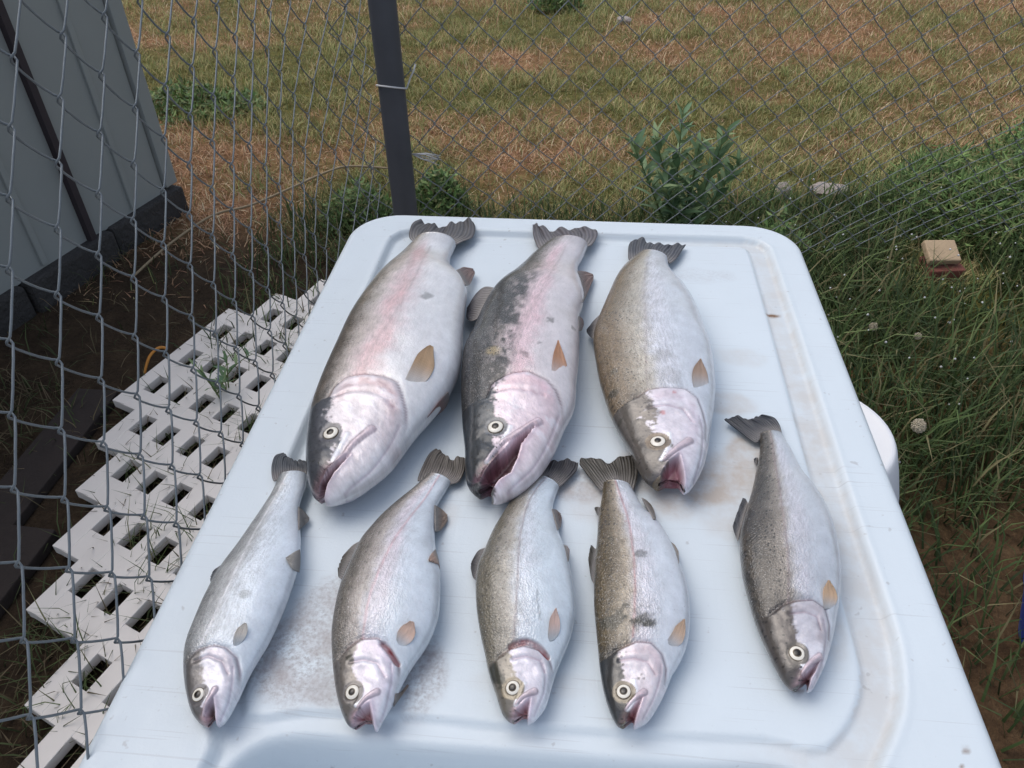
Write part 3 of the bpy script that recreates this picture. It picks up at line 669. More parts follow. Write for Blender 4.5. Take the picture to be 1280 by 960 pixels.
# ================================================================== the fish cleaning table
TO = np.array([-0.21554747, 1.01455745]); TYAW = 0.10038827; TW, TL = 0.61, 1.13
def build_table():
    root = empty("fish_cleaning_table", (TO[0], TO[1], 0), "pale blue white plastic fish cleaning table with moulded juice groove and sink", "table", rz=-TYAW)
    ed = [0, .0006, .0015, .003, .005, .0075, .0105]
    ax = np.array(ed + list(np.arange(0.0135, TW - 0.0134, 0.0026)) + [TW - e for e in ed[::-1]])
    aq = np.array(ed + list(np.arange(0.0135, 0.82, 0.0026)) + list(np.arange(0.824, TL - 0.0134, 0.006)) + [TL - e for e in ed[::-1]])
    X, Q = np.meshgrid(ax, aq, indexing='ij'); Rr = 0.068
    cx = np.clip(X, Rr, TW - Rr); cq = np.clip(Q, Rr, TL - Rr); dx = X - cx; dq = Q - cq; dd = np.hypot(dx, dq)
    k = np.where((np.abs(dx) > 0) & (np.abs(dq) > 0) & (dd > Rr), Rr / np.maximum(dd, 1e-9), 1.0)
    X = cx + dx * k; Q = cq + dq * k
    edge_d = np.where((np.abs(dx) > 0) & (np.abs(dq) > 0), Rr - np.minimum(dd, Rr), np.minimum(np.minimum(X, TW - X), np.minimum(Q, TL - Q)))
    P = np.stack([X, Q], -1)
    rim = resample(np.array([(0.11, 0.0445), (0.25, 0.0445), (0.40, 0.0425), (0.52, 0.0405), (0.549, 0.0435), (0.5635, 0.058), (0.5672, 0.085), (0.5675, 0.25), (0.566, 0.48), (0.5665, 0.61), (0.566, 0.645), (0.560, 0.679), (0.5515, 0.7033), (0.5316, 0.7344), (0.520, 0.752), (0.516, 0.775), (0.525, 0.82), (0.55, 0.88), (0.555, 1.05), (0.53, 1.09), (0.30, 1.09), (0.08, 1.09), (0.055, 1.05), (0.058, 0.88), (0.078, 0.82), (0.0842, 0.79), (0.0862, 0.772), (0.0885, 0.757), (0.0808, 0.7455), (0.0690, 0.684), (0.0590, 0.577), (0.0545, 0.457), (0.0560, 0.327), (0.060, 0.182), (0.0605, 0.10), (0.0635, 0.067), (0.080, 0.049), (0.109, 0.0446)]), 160)
    pan = resample(np.array([(0.115, 0.070), (0.25, 0.067), (0.40, 0.062), (0.525, 0.058), (0.5385, 0.066), (0.5405, 0.115), (0.540, 0.25), (0.538, 0.45), (0.536, 0.60), (0.535, 0.66), (0.531, 0.684), (0.517, 0.7096), (0.504, 0.7235), (0.493, 0.7315), (0.4817, 0.7300), (0.465, 0.7262), (0.4409, 0.7262), (0.40, 0.728), (0.286, 0.7312), (0.2249, 0.7302), (0.167, 0.732), (0.136, 0.7336), (0.1123, 0.7394), (0.0942, 0.7278), (0.0895, 0.647), (0.0867, 0.518), (0.0860, 0.30), (0.0865, 0.10), (0.092, 0.078), (0.113, 0.0701)]), 160)
    snk = resample(np.array([(0.0985, 0.7793), (0.1010, 0.772), (0.1080, 0.7617), (0.1189, 0.7536), (0.1368, 0.7482), (0.1671, 0.7465), (0.1979, 0.7475), (0.2877, 0.7462), (0.40, 0.7446), (0.4558, 0.7408), (0.478, 0.7445), (0.492, 0.757), (0.50, 0.80), (0.505, 1.0), (0.47, 1.06), (0.30, 1.065), (0.14, 1.06), (0.10, 1.0), (0.097, 0.82), (0.0984, 0.780)]), 120)
    Z = np.full(X.shape, 0.9045)
    s1 = sdist(P, rim); Z -= 0.0085 * sstep(-0.0025, 0.0055, s1); Z += 0.0008 * np.exp(-((s1 + 0.003) / 0.003) ** 2)
    s2 = sdist(P, pan); Z += 0.0043 * sstep(-0.0030, 0.0022, s2)
    s3 = sdist(P, snk); Z -= 0.085 * sstep(-0.004, 0.05, s3) + 0.03 * sstep(0.0, 0.02, s3) - 0.0
    r = 0.0105; Z -= r - np.sqrt(np.maximum(r * r - (r - np.minimum(edge_d, r)) ** 2, 0))
    Z += 0.0006 * (vnoise(X * 18, Q * 18, 15) - 0.5) * (s1 > 0)
    n, m = X.shape
    V = np.stack([X, -Q, Z], -1).reshape(-1, 3); F = grid_faces(n, m)[:, ::-1]
    # skirt
    bl = [i * m for i in range(n)] + [(n - 1) * m + j for j in range(1, m)] + [i * m + m - 1 for i in range(n - 2, -1, -1)] + [j for j in range(m - 2, 0, -1)]
    bl = np.array(bl); nb = len(bl); base = len(V)
    W1 = V[bl].copy(); W1[:, 2] -= 0.04
    W2 = W1.copy(); W2[:, 0] = TW / 2 + (W2[:, 0] - TW / 2) * 0.98; W2[:, 1] = -TL / 2 + (W2[:, 1] + TL / 2) * 0.985
    W3 = W2.copy(); W3[:, 2] += 0.03
    V = np.vstack([V, W1, W2, W3]); kx = np.arange(nb); k2 = (kx + 1) % nb
    S1 = np.stack([bl[kx], base + kx, base + k2, bl[k2]], -1); S2 = np.stack([base + kx, base + nb + kx, base + nb + k2, base + k2], -1); S3 = np.stack([base + nb + kx, base + 2 * nb + kx, base + 2 * nb + k2, base + nb + k2], -1)
    F = np.vstack([F, S1[:, ::-1], S2[:, ::-1], S3[:, ::-1]])
    me = mkmesh("tabletop", V, F, np.full(len(F), 4))
    def blob(pts):
        out = np.zeros(X.shape)
        for x, q, rx, rq, kk in pts:
            nn = 0.55 * (vnoise(X * 45 + 9, Q * 45 + 4, 77, 3) - 0.5)
            out = np.maximum(out, kk * sstep(1.15, 0.6, np.hypot((X - x) / rx, (Q - q) / rq) + nn))
        return out
    pad = lambda a: np.concatenate([a.ravel(), np.zeros(3 * nb)])
    grime = blob([(0.120, 0.695, 0.034, 0.042, 1.0), (0.135, 0.655, 0.028, 0.035, 0.75), (0.155, 0.715, 0.05, 0.016, 0.8), (0.218, 0.700, 0.020, 0.030, 0.95), (0.325, 0.505, 0.03, 0.022, 0.55), (0.47, 0.135, 0.045, 0.02, 0.2)]) * (s2 > -0.004)
    brown = blob([(0.425, 0.485, 0.075, 0.042, 0.85), (0.49, 0.47, 0.03, 0.055, 0.7), (0.36, 0.53, 0.05, 0.02, 0.4), (0.30, 0.70, 0.05, 0.012, 0.25), (0.52, 0.62, 0.012, 0.06, 0.4), (0.435, 0.490, 0.055, 0.036, 1.0), (0.40, 0.47, 0.02, 0.02, 1.0), (0.41, 0.510, 0.028, 0.03, 0.7), (0.480, 0.455, 0.022, 0.03, 0.95), (0.46, 0.53, 0.03, 0.03, 0.45), (0.47, 0.38, 0.03, 0.02, 0.5), (0.255, 0.60, 0.012, 0.03, 0.45), (0.33, 0.50, 0.025, 0.02, 0.5), (0.205, 0.55, 0.02, 0.02, 0.3), (0.50, 0.30, 0.03, 0.02, 0.3)])
    chan = (s1 > 0.002) & (s2 < 0.0)
    brown = np.maximum(brown, chan * sstep(0.40, 0.52, X) * (0.22 + 0.40 * vnoise(X * 25, Q * 12, 55, 3)) * sstep(0.03, 0.06, Q))
    brown = np.maximum(brown, 0.55 * np.exp(-((s1 - 0.004) / 0.004) ** 2) * sstep(.38, .5, X) * (Q > 0.05))
    spotty = blob([(0.549, 0.2125, 0.010, 0.004, 1.0), (0.487, 0.6895, 0.004, 0.003, 0.8), (0.587, 0.725, 0.003, 0.002, 0.9), (0.580, 0.737, 0.002, 0.002, 0.9)])
    fattr(me, pad(grime), 'grime'); fattr(me, pad(brown), 'brown'); fattr(me, pad(spotty), 'spotty')
    link("tabletop", me, MAT['table'], root)
    for sx in (0.09, TW - 0.09):
        for q, k in ((0.12, 1), (TL - 0.12, -1)):
            MB().tube([(sx, -q, 0.888 if q < .5 else 0.80), (sx, -q + 0.05 * k, 0.0)], 0.0127, 12).build("leg", MAT['leg'], root, True)
    for q, k in ((0.12, 1), (TL - 0.12, -1)):
        MB().tube([(0.095, -q + 0.026 * k, 0.42), (TW - 0.095, -q + 0.026 * k, 0.42)], 0.009, 10).build("cross_bar", MAT['leg'], root, True)
build_table()

# ================================================================== the trout
FISH = [
{"z0":0.9005,"s":[0.0,0.0397,0.0728,0.1059,0.139,0.1721,0.2053,0.2384,0.2781,0.3112,0.3443,0.3774,0.4105,0.4436,0.4767,0.5164,0.5495,0.5826,0.6158,0.6489,0.6826,0.7144,0.749,0.7836,0.8182,0.8529,0.8615,0.8702,0.8788,0.8904,0.899,0.9077,0.9163,0.9279,0.9365,0.9452,0.9538,0.9654,0.974,0.9827,0.9913,1.0],"D":[[-0.1248,0.9003],[-0.1331,0.8775],[-0.1396,0.8569],[-0.1461,0.8359],[-0.1526,0.8162],[-0.1583,0.7969],[-0.163,0.7779],[-0.1672,0.7592],[-0.1716,0.7371],[-0.1749,0.7192],[-0.1777,0.7016],[-0.1797,0.6844],[-0.1814,0.6681],[-0.1832,0.6529],[-0.1852,0.6385],[-0.1876,0.6219],[-0.1895,0.6088],[-0.1912,0.5961],[-0.1927,0.5836],[-0.1938,0.571],[-0.1942,0.558],[-0.1937,0.5454],[-0.1923,0.5312],[-0.1903,0.517],[-0.1879,0.5028],[-0.1853,0.4896],[-0.1847,0.4867],[-0.184,0.4838],[-0.1834,0.481],[-0.1825,0.4772],[-0.1817,0.4745],[-0.181,0.4717],[-0.1802,0.469],[-0.179,0.4654],[-0.1781,0.4627],[-0.1771,0.4601],[-0.176,0.4576],[-0.1744,0.4542],[-0.173,0.4519],[-0.1713,0.4499],[-0.1695,0.4481],[-0.1677,0.4463]],"V":[[-0.0704,0.8927],[-0.0765,0.8617],[-0.075,0.8317],[-0.0649,0.8068],[-0.0543,0.7845],[-0.0498,0.7585],[-0.0513,0.7338],[-0.0517,0.71],[-0.0516,0.6826],[-0.0512,0.6609],[-0.0511,0.6403],[-0.0513,0.621],[-0.0534,0.6036],[-0.0573,0.5883],[-0.0618,0.5742],[-0.0681,0.5591],[-0.0741,0.5479],[-0.0803,0.5376],[-0.0866,0.5278],[-0.0921,0.5172],[-0.0972,0.5061],[-0.1017,0.4954],[-0.1066,0.4837],[-0.1126,0.4732],[-0.1192,0.4638],[-0.1262,0.4559],[-0.1282,0.4543],[-0.1301,0.4529],[-0.1321,0.4515],[-0.1348,0.4498],[-0.1368,0.4486],[-0.1389,0.4474],[-0.1411,0.4464],[-0.1439,0.445],[-0.1461,0.444],[-0.1483,0.4431],[-0.1505,0.4423],[-0.1536,0.4415],[-0.156,0.4413],[-0.1586,0.4418],[-0.1612,0.4432],[-0.1639,0.4448]],"L":0.4599,"gill":[[-0.1711,0.5491],[-0.1668,0.562],[-0.1564,0.5698],[-0.1402,0.5692],[-0.1237,0.5659],[-0.1095,0.5584],[-0.1049,0.5479],[-0.0999,0.5321],[-0.0985,0.5186],[-0.1029,0.4996]],"pre":[[-0.1639,0.5475],[-0.1492,0.5501],[-0.1306,0.5483],[-0.1174,0.5413],[-0.1077,0.5309]],"maxilla":[[-0.1603,0.4568],[-0.1503,0.4696],[-0.1399,0.4898],[-0.1259,0.5062]],"lateral":[[-0.0993,0.8574],[-0.1075,0.7381],[-0.1206,0.6552],[-0.1362,0.6068],[-0.1409,0.5669]],"flash":[[-0.147,0.5004],[-0.1536,0.4782],[-0.1554,0.4708]],"crease":[[-0.1434,0.4462],[-0.1262,0.4616],[-0.1121,0.4879],[-0.1029,0.5162]],"wedge":[[-0.1661,0.4423],[-0.164,0.4527],[-0.1584,0.4611],[-0.1504,0.4683],[-0.1426,0.4773],[-0.1462,0.4686],[-0.1522,0.46],[-0.1584,0.4516],[-0.1624,0.4408]],"eye":[-0.1625,0.5035,0.00744,0.00258],"blem":[[-0.0881,0.7035,0.0046,0.5]],"fins":{"tail":{"A":[[-0.1246,0.8986,0.9168],[-0.1337,0.9179,0.9147],[-0.1349,0.9426,0.9127],[-0.1309,0.9644,0.9106],[-0.1234,0.9782,0.9085]],"M":[[-0.0975,0.8961,0.9168],[-0.0974,0.9221,0.9127],[-0.0954,0.9544,0.9085]],"B":[[-0.0703,0.891,0.9168],[-0.0606,0.9061,0.9147],[-0.0498,0.9188,0.9127],[-0.0463,0.9435,0.9106],[-0.0501,0.9683,0.9085]],"E":[[-0.1234,0.9782,0.9085],[-0.1095,0.9685,0.9085],[-0.0932,0.9543,0.9085],[-0.0785,0.9638,0.9085],[-0.0635,0.9724,0.9085],[-0.0501,0.9683,0.9085]]},"pectoral":{"A":[[-0.1028,0.5581,0.9569],[-0.0968,0.574,0.9631],[-0.0894,0.5987,0.9668],[-0.0823,0.6076,0.9677]],"B":[[-0.0875,0.5582,0.9514],[-0.0777,0.5729,0.9558],[-0.0737,0.589,0.9585],[-0.0747,0.6065,0.9645]]},"anal":{"A":[[-0.0642,0.7936,0.9382],[-0.0581,0.8384,0.9145],[-0.0466,0.8438,0.9092]],"B":[[-0.0516,0.7626,0.936],[-0.0489,0.7985,0.9153],[-0.0442,0.8313,0.9094]]},"pelvic":{"A":[[-0.062,0.5695,0.9385],[-0.0702,0.5531,0.9388],[-0.0798,0.5374,0.935]],"B":[[-0.0619,0.5693,0.9266],[-0.0677,0.5643,0.9187],[-0.0809,0.5584,0.911]]},"dorsal":{"A":[[-0.171,0.76,0.9248],[-0.178,0.7641,0.9186],[-0.1829,0.7629,0.912]],"B":[[-0.1774,0.7184,0.9276],[-0.1815,0.733,0.9194],[-0.1854,0.7496,0.9121]]}}},
{"z0":0.9005,"s":[0.0,0.0397,0.0728,0.1059,0.139,0.1721,0.2053,0.2384,0.2781,0.3112,0.3443,0.3774,0.4105,0.4436,0.4767,0.5164,0.5495,0.5826,0.6158,0.6489,0.6826,0.7144,0.749,0.7836,0.8182,0.8529,0.8615,0.8702,0.8788,0.8904,0.899,0.9077,0.9163,0.9279,0.9365,0.9452,0.9538,0.9654,0.974,0.9827,0.9913,1.0],"D":[[0.0473,0.8838],[0.0346,0.867],[0.025,0.8514],[0.0164,0.8331],[0.0074,0.8151],[-0.0017,0.798],[-0.0109,0.7828],[-0.0188,0.767],[-0.0258,0.7456],[-0.0306,0.7273],[-0.0348,0.7096],[-0.0384,0.6923],[-0.042,0.6757],[-0.0463,0.6602],[-0.0498,0.645],[-0.0509,0.6263],[-0.051,0.6116],[-0.0509,0.5979],[-0.0505,0.5849],[-0.0498,0.572],[-0.0491,0.5591],[-0.0483,0.5469],[-0.0472,0.5333],[-0.0457,0.5197],[-0.0442,0.5061],[-0.0434,0.4933],[-0.0433,0.4904],[-0.0433,0.4876],[-0.0432,0.4848],[-0.043,0.4811],[-0.0427,0.4784],[-0.0425,0.4757],[-0.0422,0.473],[-0.0418,0.4694],[-0.0413,0.4668],[-0.0407,0.4642],[-0.0398,0.4617],[-0.038,0.4591],[-0.0363,0.4575],[-0.0343,0.4566],[-0.0322,0.4562],[-0.0301,0.4558]],"V":[[0.1008,0.8836],[0.0923,0.8549],[0.084,0.8337],[0.0828,0.8089],[0.0852,0.7844],[0.0859,0.7597],[0.083,0.736],[0.0769,0.716],[0.074,0.6914],[0.0732,0.6715],[0.0719,0.6525],[0.0702,0.6346],[0.0683,0.6173],[0.0659,0.6006],[0.0635,0.5848],[0.0618,0.5669],[0.0597,0.553],[0.0551,0.5413],[0.0498,0.5308],[0.0456,0.5196],[0.0414,0.5083],[0.0371,0.4978],[0.0318,0.4866],[0.0261,0.4758],[0.0195,0.466],[0.0125,0.4577],[0.0107,0.4561],[0.0088,0.4546],[0.007,0.4531],[0.0044,0.4512],[0.0025,0.4499],[0.0005,0.4487],[-0.0015,0.4476],[-0.0042,0.4462],[-0.0062,0.4453],[-0.0083,0.4445],[-0.0104,0.4439],[-0.0133,0.4433],[-0.0156,0.4434],[-0.0177,0.4446],[-0.0194,0.4469],[-0.021,0.4494]],"L":0.4497,"gill":[[-0.0235,0.547],[-0.0178,0.5622],[-0.0026,0.5695],[0.0137,0.5717],[0.0325,0.5617],[0.04,0.5521],[0.0448,0.5388],[0.0463,0.5273],[0.0375,0.5034]],"pre":[[-0.016,0.5515],[0.0002,0.5524],[0.0167,0.5487],[0.0293,0.5445]],"maxilla":[[-0.023,0.4711],[-0.0103,0.4903],[0.006,0.503],[0.0235,0.516]],"lateral":[[0.07,0.8554],[0.0405,0.7441],[0.0179,0.6662],[0.005,0.6126],[0.0007,0.5704]],"flash":[[-0.002,0.5089],[-0.0097,0.4932],[-0.023,0.4711]],"crease":[[-0.0051,0.4468],[0.0149,0.4667],[0.0323,0.5005],[0.0425,0.5294]],"wedge":[[-0.0299,0.4516],[-0.0225,0.4636],[-0.0128,0.475],[-0.0001,0.4929],[0.0209,0.5133],[0.007,0.4904],[0.003,0.4748],[-0.0027,0.4604],[-0.0129,0.4537],[-0.0208,0.4453]],"eye":[-0.0155,0.5101,0.0076,0.00253],"blem":[[-0.0189,0.4454,0.0045,0.9],[0.041,0.6614,0.0039,0.6],[0.0133,0.5986,0.0051,0.5],[0.0282,0.6172,0.0028,0.5],[-0.0305,0.6553,0.0034,0.9],[0.0652,0.6639,0.0025,0.5],[-0.0084,0.6436,0.0039,0.6]],"yell":[[-0.0193,0.6066,0.0099]],"fins":{"tail":{"A":[[0.0482,0.8837,0.9164],[0.0383,0.8821,0.9137],[0.032,0.9188,0.9111],[0.0325,0.9608,0.9085]],"M":[[0.0727,0.8945,0.9164],[0.0751,0.9167,0.9124],[0.0782,0.943,0.9085]],"B":[[0.0998,0.882,0.9164],[0.1078,0.8922,0.9137],[0.1177,0.9194,0.9111],[0.1179,0.947,0.9085]],"E":[[0.0325,0.9608,0.9085],[0.0367,0.968,0.9085],[0.04,0.9497,0.9085],[0.0483,0.9512,0.9085],[0.055,0.9367,0.9085],[0.0674,0.9434,0.9085],[0.0824,0.9411,0.9085],[0.0938,0.9496,0.9085],[0.1063,0.9438,0.9085],[0.1179,0.947,0.9085]]},"pectoral":{"A":[[0.0373,0.5708,0.9549],[0.0398,0.5915,0.9579],[0.042,0.6054,0.9588],[0.0462,0.6234,0.9579]],"B":[[0.0515,0.5669,0.9469],[0.0547,0.5885,0.9481],[0.0518,0.6087,0.9542],[0.0478,0.6233,0.9579]]},"anal":{"A":[[0.0786,0.8021,0.9293],[0.0925,0.83,0.9112],[0.1037,0.8297,0.9074]],"B":[[0.0815,0.7297,0.9311],[0.0917,0.776,0.9135],[0.1029,0.8167,0.9078]]},"dorsal":{"A":[[-0.0177,0.7783,0.9218],[-0.0311,0.787,0.9178],[-0.0424,0.7752,0.9144],[-0.0506,0.7563,0.9105]],"B":[[-0.0378,0.7123,0.9238],[-0.0441,0.7136,0.9196],[-0.0493,0.7238,0.9152],[-0.0518,0.7378,0.9107]]},"pelvic":{"A":[[0.0739,0.7025,0.9327],[0.0814,0.7206,0.9157],[0.0827,0.7193,0.9099]],"B":[[0.0721,0.6701,0.9346],[0.0785,0.6981,0.9164],[0.0819,0.7149,0.91]]}}},
{"z0":0.9005,"s":[0.0,0.0397,0.0728,0.1059,0.139,0.1721,0.2053,0.2384,0.2781,0.3112,0.3443,0.3774,0.4105,0.4436,0.4767,0.5164,0.5495,0.5826,0.6158,0.6489,0.6826,0.7144,0.749,0.7836,0.8182,0.8529,0.8615,0.8702,0.8788,0.8904,0.899,0.9077,0.9163,0.9279,0.9365,0.9452,0.9538,0.9654,0.974,0.9827,0.9913,1.0],"D":[[0.1645,0.8656],[0.151,0.845],[0.1405,0.8269],[0.1315,0.8076],[0.1241,0.7881],[0.1177,0.7683],[0.1115,0.749],[0.1056,0.7304],[0.0988,0.7091],[0.0935,0.6921],[0.0894,0.6753],[0.0869,0.659],[0.0867,0.6439],[0.087,0.6297],[0.0871,0.6159],[0.0876,0.6001],[0.0887,0.5877],[0.0901,0.5759],[0.0916,0.5647],[0.0933,0.5537],[0.0955,0.543],[0.0978,0.5329],[0.1005,0.5217],[0.1033,0.5106],[0.1063,0.4996],[0.1083,0.4889],[0.1088,0.4865],[0.1093,0.4841],[0.1099,0.4818],[0.1107,0.4788],[0.1114,0.4766],[0.1122,0.4744],[0.113,0.4723],[0.1141,0.4696],[0.115,0.4676],[0.116,0.4656],[0.1171,0.4638],[0.1189,0.4618],[0.1205,0.4609],[0.1224,0.4604],[0.1245,0.4608],[0.1266,0.4616]],"V":[[0.2001,0.8543],[0.197,0.8257],[0.199,0.8054],[0.2028,0.7884],[0.2064,0.7722],[0.2083,0.7548],[0.2094,0.737],[0.2098,0.7195],[0.2097,0.699],[0.2094,0.6825],[0.2091,0.6668],[0.209,0.652],[0.2083,0.6381],[0.2069,0.6246],[0.2052,0.6114],[0.2032,0.5962],[0.2013,0.5841],[0.1987,0.5725],[0.1958,0.5614],[0.1927,0.5504],[0.1895,0.5396],[0.1862,0.5292],[0.1827,0.5174],[0.179,0.5054],[0.175,0.4937],[0.1709,0.4829],[0.1699,0.4806],[0.1688,0.4783],[0.1677,0.4761],[0.1661,0.4733],[0.1649,0.4712],[0.1637,0.4691],[0.1624,0.4671],[0.1607,0.4645],[0.1593,0.4625],[0.158,0.4606],[0.1566,0.4587],[0.1548,0.4563],[0.1533,0.4545],[0.1518,0.4529],[0.1501,0.4519],[0.1484,0.4526]],"L":0.4083,"gill":[[0.1171,0.5478],[0.1287,0.5547],[0.1447,0.5564],[0.163,0.5558],[0.173,0.5477],[0.1756,0.5344],[0.1766,0.5207],[0.1729,0.5029]],"pre":[[0.1269,0.5345],[0.1434,0.5357],[0.1571,0.5314],[0.1634,0.5184]],"maxilla":[[0.1318,0.4738],[0.1399,0.4811],[0.1571,0.4943]],"lateral":[[0.171,0.8323],[0.1487,0.7295],[0.1397,0.653],[0.1317,0.5986],[0.1287,0.5569]],"flash":[[0.14,0.5024],[0.1394,0.4931],[0.1335,0.4802],[0.1291,0.4748]],"crease":[[0.1557,0.4582],[0.1657,0.481],[0.1723,0.5089],[0.1724,0.5278]],"wedge":[[0.1255,0.4576],[0.13,0.4647],[0.1369,0.4727],[0.1449,0.4783],[0.1463,0.47],[0.1472,0.4615],[0.1471,0.4486]],"eye":[0.129,0.4949,0.00731,0.00235],"blem":[[0.15,0.598,0.0078,0.25],[0.1516,0.574,0.0078,0.2],[0.0975,0.5645,0.0037,0.7],[0.1015,0.5897,0.0042,0.6],[0.0946,0.5503,0.0031,0.7],[0.1005,0.531,0.0026,0.6]],"red":[[0.1384,0.5274,0.0026],[0.1521,0.5502,0.0021]],"fins":{"tail":{"A":[[0.1633,0.8628,0.9116],[0.152,0.8557,0.9108],[0.1535,0.8783,0.91],[0.1568,0.8985,0.9093],[0.1613,0.9114,0.9085]],"M":[[0.1834,0.8672,0.9116],[0.1843,0.8848,0.91],[0.1875,0.905,0.9085]],"B":[[0.2001,0.8543,0.9116],[0.2026,0.8467,0.9106],[0.2162,0.8646,0.9095],[0.2328,0.8989,0.9085]],"E":[[0.1613,0.9114,0.9085],[0.1736,0.9164,0.9085],[0.1839,0.9067,0.9085],[0.1998,0.8969,0.9085],[0.2153,0.8979,0.9085],[0.2328,0.8989,0.9085]]},"pectoral":{"A":[[0.1726,0.5566,0.9442],[0.1731,0.5729,0.9505],[0.1776,0.5878,0.953],[0.1843,0.5967,0.9523]],"B":[[0.1893,0.5664,0.9381],[0.1906,0.5792,0.9432],[0.1896,0.591,0.9472],[0.1869,0.5976,0.9513]]},"dorsal":{"A":[[0.1,0.7184,0.922],[0.0923,0.7136,0.9164],[0.0851,0.7068,0.9105]],"B":[[0.0883,0.6706,0.9236],[0.0873,0.6833,0.9171],[0.0853,0.7011,0.9105]]}}},
{"z0":0.9025,"s":[0.0,0.0397,0.0728,0.1059,0.139,0.1721,0.2053,0.2384,0.2781,0.3112,0.3443,0.3774,0.4105,0.4436,0.4767,0.5164,0.5495,0.5826,0.6158,0.6489,0.6826,0.7144,0.749,0.7836,0.8182,0.8529,0.8615,0.8702,0.8788,0.8904,0.899,0.9077,0.9163,0.9279,0.9365,0.9452,0.9538,0.9654,0.974,0.9827,0.9913,1.0],"D":[[-0.2129,0.4868],[-0.2137,0.4738],[-0.2153,0.464],[-0.2176,0.4547],[-0.2198,0.4454],[-0.2218,0.4359],[-0.2236,0.4264],[-0.2253,0.4172],[-0.2275,0.4065],[-0.2296,0.3982],[-0.2319,0.3903],[-0.234,0.3825],[-0.2357,0.3746],[-0.237,0.3668],[-0.2381,0.3591],[-0.2393,0.35],[-0.24,0.3425],[-0.2405,0.3351],[-0.241,0.3279],[-0.2416,0.321],[-0.2416,0.3139],[-0.2407,0.3071],[-0.2387,0.2996],[-0.2361,0.292],[-0.233,0.2845],[-0.2296,0.2773],[-0.2287,0.2756],[-0.2279,0.2739],[-0.227,0.2722],[-0.2258,0.27],[-0.2249,0.2684],[-0.2239,0.2668],[-0.2229,0.2652],[-0.2214,0.2632],[-0.2201,0.2617],[-0.2188,0.2604],[-0.2174,0.2591],[-0.2154,0.2575],[-0.2139,0.2565],[-0.2123,0.2556],[-0.2106,0.2551],[-0.2089,0.2547]],"V":[[-0.1879,0.4886],[-0.1862,0.475],[-0.1871,0.4649],[-0.1874,0.4546],[-0.1862,0.4439],[-0.1834,0.4329],[-0.1799,0.422],[-0.1772,0.4115],[-0.1748,0.3993],[-0.1736,0.3895],[-0.1731,0.3803],[-0.1733,0.3716],[-0.1738,0.3633],[-0.1744,0.3552],[-0.1751,0.3475],[-0.1763,0.3386],[-0.1775,0.3316],[-0.1788,0.3247],[-0.1803,0.3181],[-0.1821,0.3118],[-0.1844,0.306],[-0.1865,0.3005],[-0.1884,0.2943],[-0.1898,0.2879],[-0.1908,0.2813],[-0.1919,0.2749],[-0.1923,0.2734],[-0.1927,0.272],[-0.1931,0.2705],[-0.1937,0.2686],[-0.1941,0.2672],[-0.1945,0.2658],[-0.195,0.2644],[-0.1956,0.2626],[-0.1961,0.2612],[-0.1966,0.2599],[-0.1972,0.2586],[-0.1981,0.2569],[-0.1991,0.2559],[-0.2003,0.2552],[-0.2016,0.2546],[-0.2031,0.2546]],"L":0.235,"gill":[[-0.2325,0.2971],[-0.2264,0.3025],[-0.2157,0.3047],[-0.2072,0.3031],[-0.1989,0.2971],[-0.1951,0.2883],[-0.1925,0.2792]],"pre":[[-0.2263,0.2953],[-0.217,0.2979],[-0.2064,0.294],[-0.2007,0.286]],"maxilla":[[-0.2112,0.259],[-0.2095,0.2658],[-0.2062,0.2742]],"lateral":[[-0.2032,0.483],[-0.2111,0.4291],[-0.215,0.3725],[-0.2201,0.3317],[-0.2255,0.3065]],"flash":[[-0.2128,0.2741],[-0.2115,0.2679]],"crease":[[-0.1998,0.257],[-0.1967,0.2673],[-0.1965,0.28],[-0.1985,0.2909]],"wedge":[[-0.2079,0.2534],[-0.2096,0.258],[-0.209,0.2638],[-0.2062,0.2686],[-0.2042,0.2629],[-0.2032,0.258],[-0.2021,0.2533]],"eye":[-0.2175,0.2717,0.0049,0.00196],"blem":[[-0.2034,0.345,0.0039,0.35]],"fins":{"tail":{"A":[[-0.2122,0.484,0.9099],[-0.2171,0.4828,0.9101],[-0.2224,0.4999,0.9102],[-0.2226,0.5149,0.9104],[-0.2163,0.5188,0.9105]],"M":[[-0.2016,0.4905,0.9099],[-0.2016,0.4966,0.9102],[-0.2052,0.5086,0.9105]],"B":[[-0.1882,0.4886,0.9099],[-0.1889,0.4952,0.9101],[-0.1907,0.5031,0.9103],[-0.1925,0.5066,0.9105]],"E":[[-0.2163,0.5188,0.9105],[-0.2102,0.5128,0.9105],[-0.2042,0.5081,0.9105],[-0.1981,0.5068,0.9105],[-0.1925,0.5066,0.9105]]},"pectoral":{"A":[[-0.2018,0.305,0.927],[-0.2017,0.3111,0.9312],[-0.2,0.3173,0.9336],[-0.1964,0.3204,0.9348]],"B":[[-0.1972,0.307,0.9264],[-0.1938,0.3118,0.9299],[-0.1926,0.317,0.9319],[-0.1933,0.3197,0.9336]]},"anal":{"A":[[-0.1869,0.449,0.9128],[-0.182,0.4472,0.9072],[-0.1776,0.4425,0.9056]],"B":[[-0.1796,0.4186,0.9175],[-0.1803,0.4298,0.9082],[-0.1774,0.4388,0.9057]]},"pelvic":{"A":[[-0.1744,0.3979,0.9187],[-0.1775,0.3895,0.9251],[-0.1806,0.3825,0.9278]],"B":[[-0.1719,0.3787,0.914],[-0.1741,0.3749,0.9231],[-0.1785,0.3791,0.927]]},"dorsal":{"A":[[-0.2347,0.3879,0.9141],[-0.2404,0.3872,0.911],[-0.2439,0.3847,0.9077]],"B":[[-0.2384,0.3684,0.9147],[-0.2418,0.3736,0.9112],[-0.2441,0.3786,0.9078]]}}},
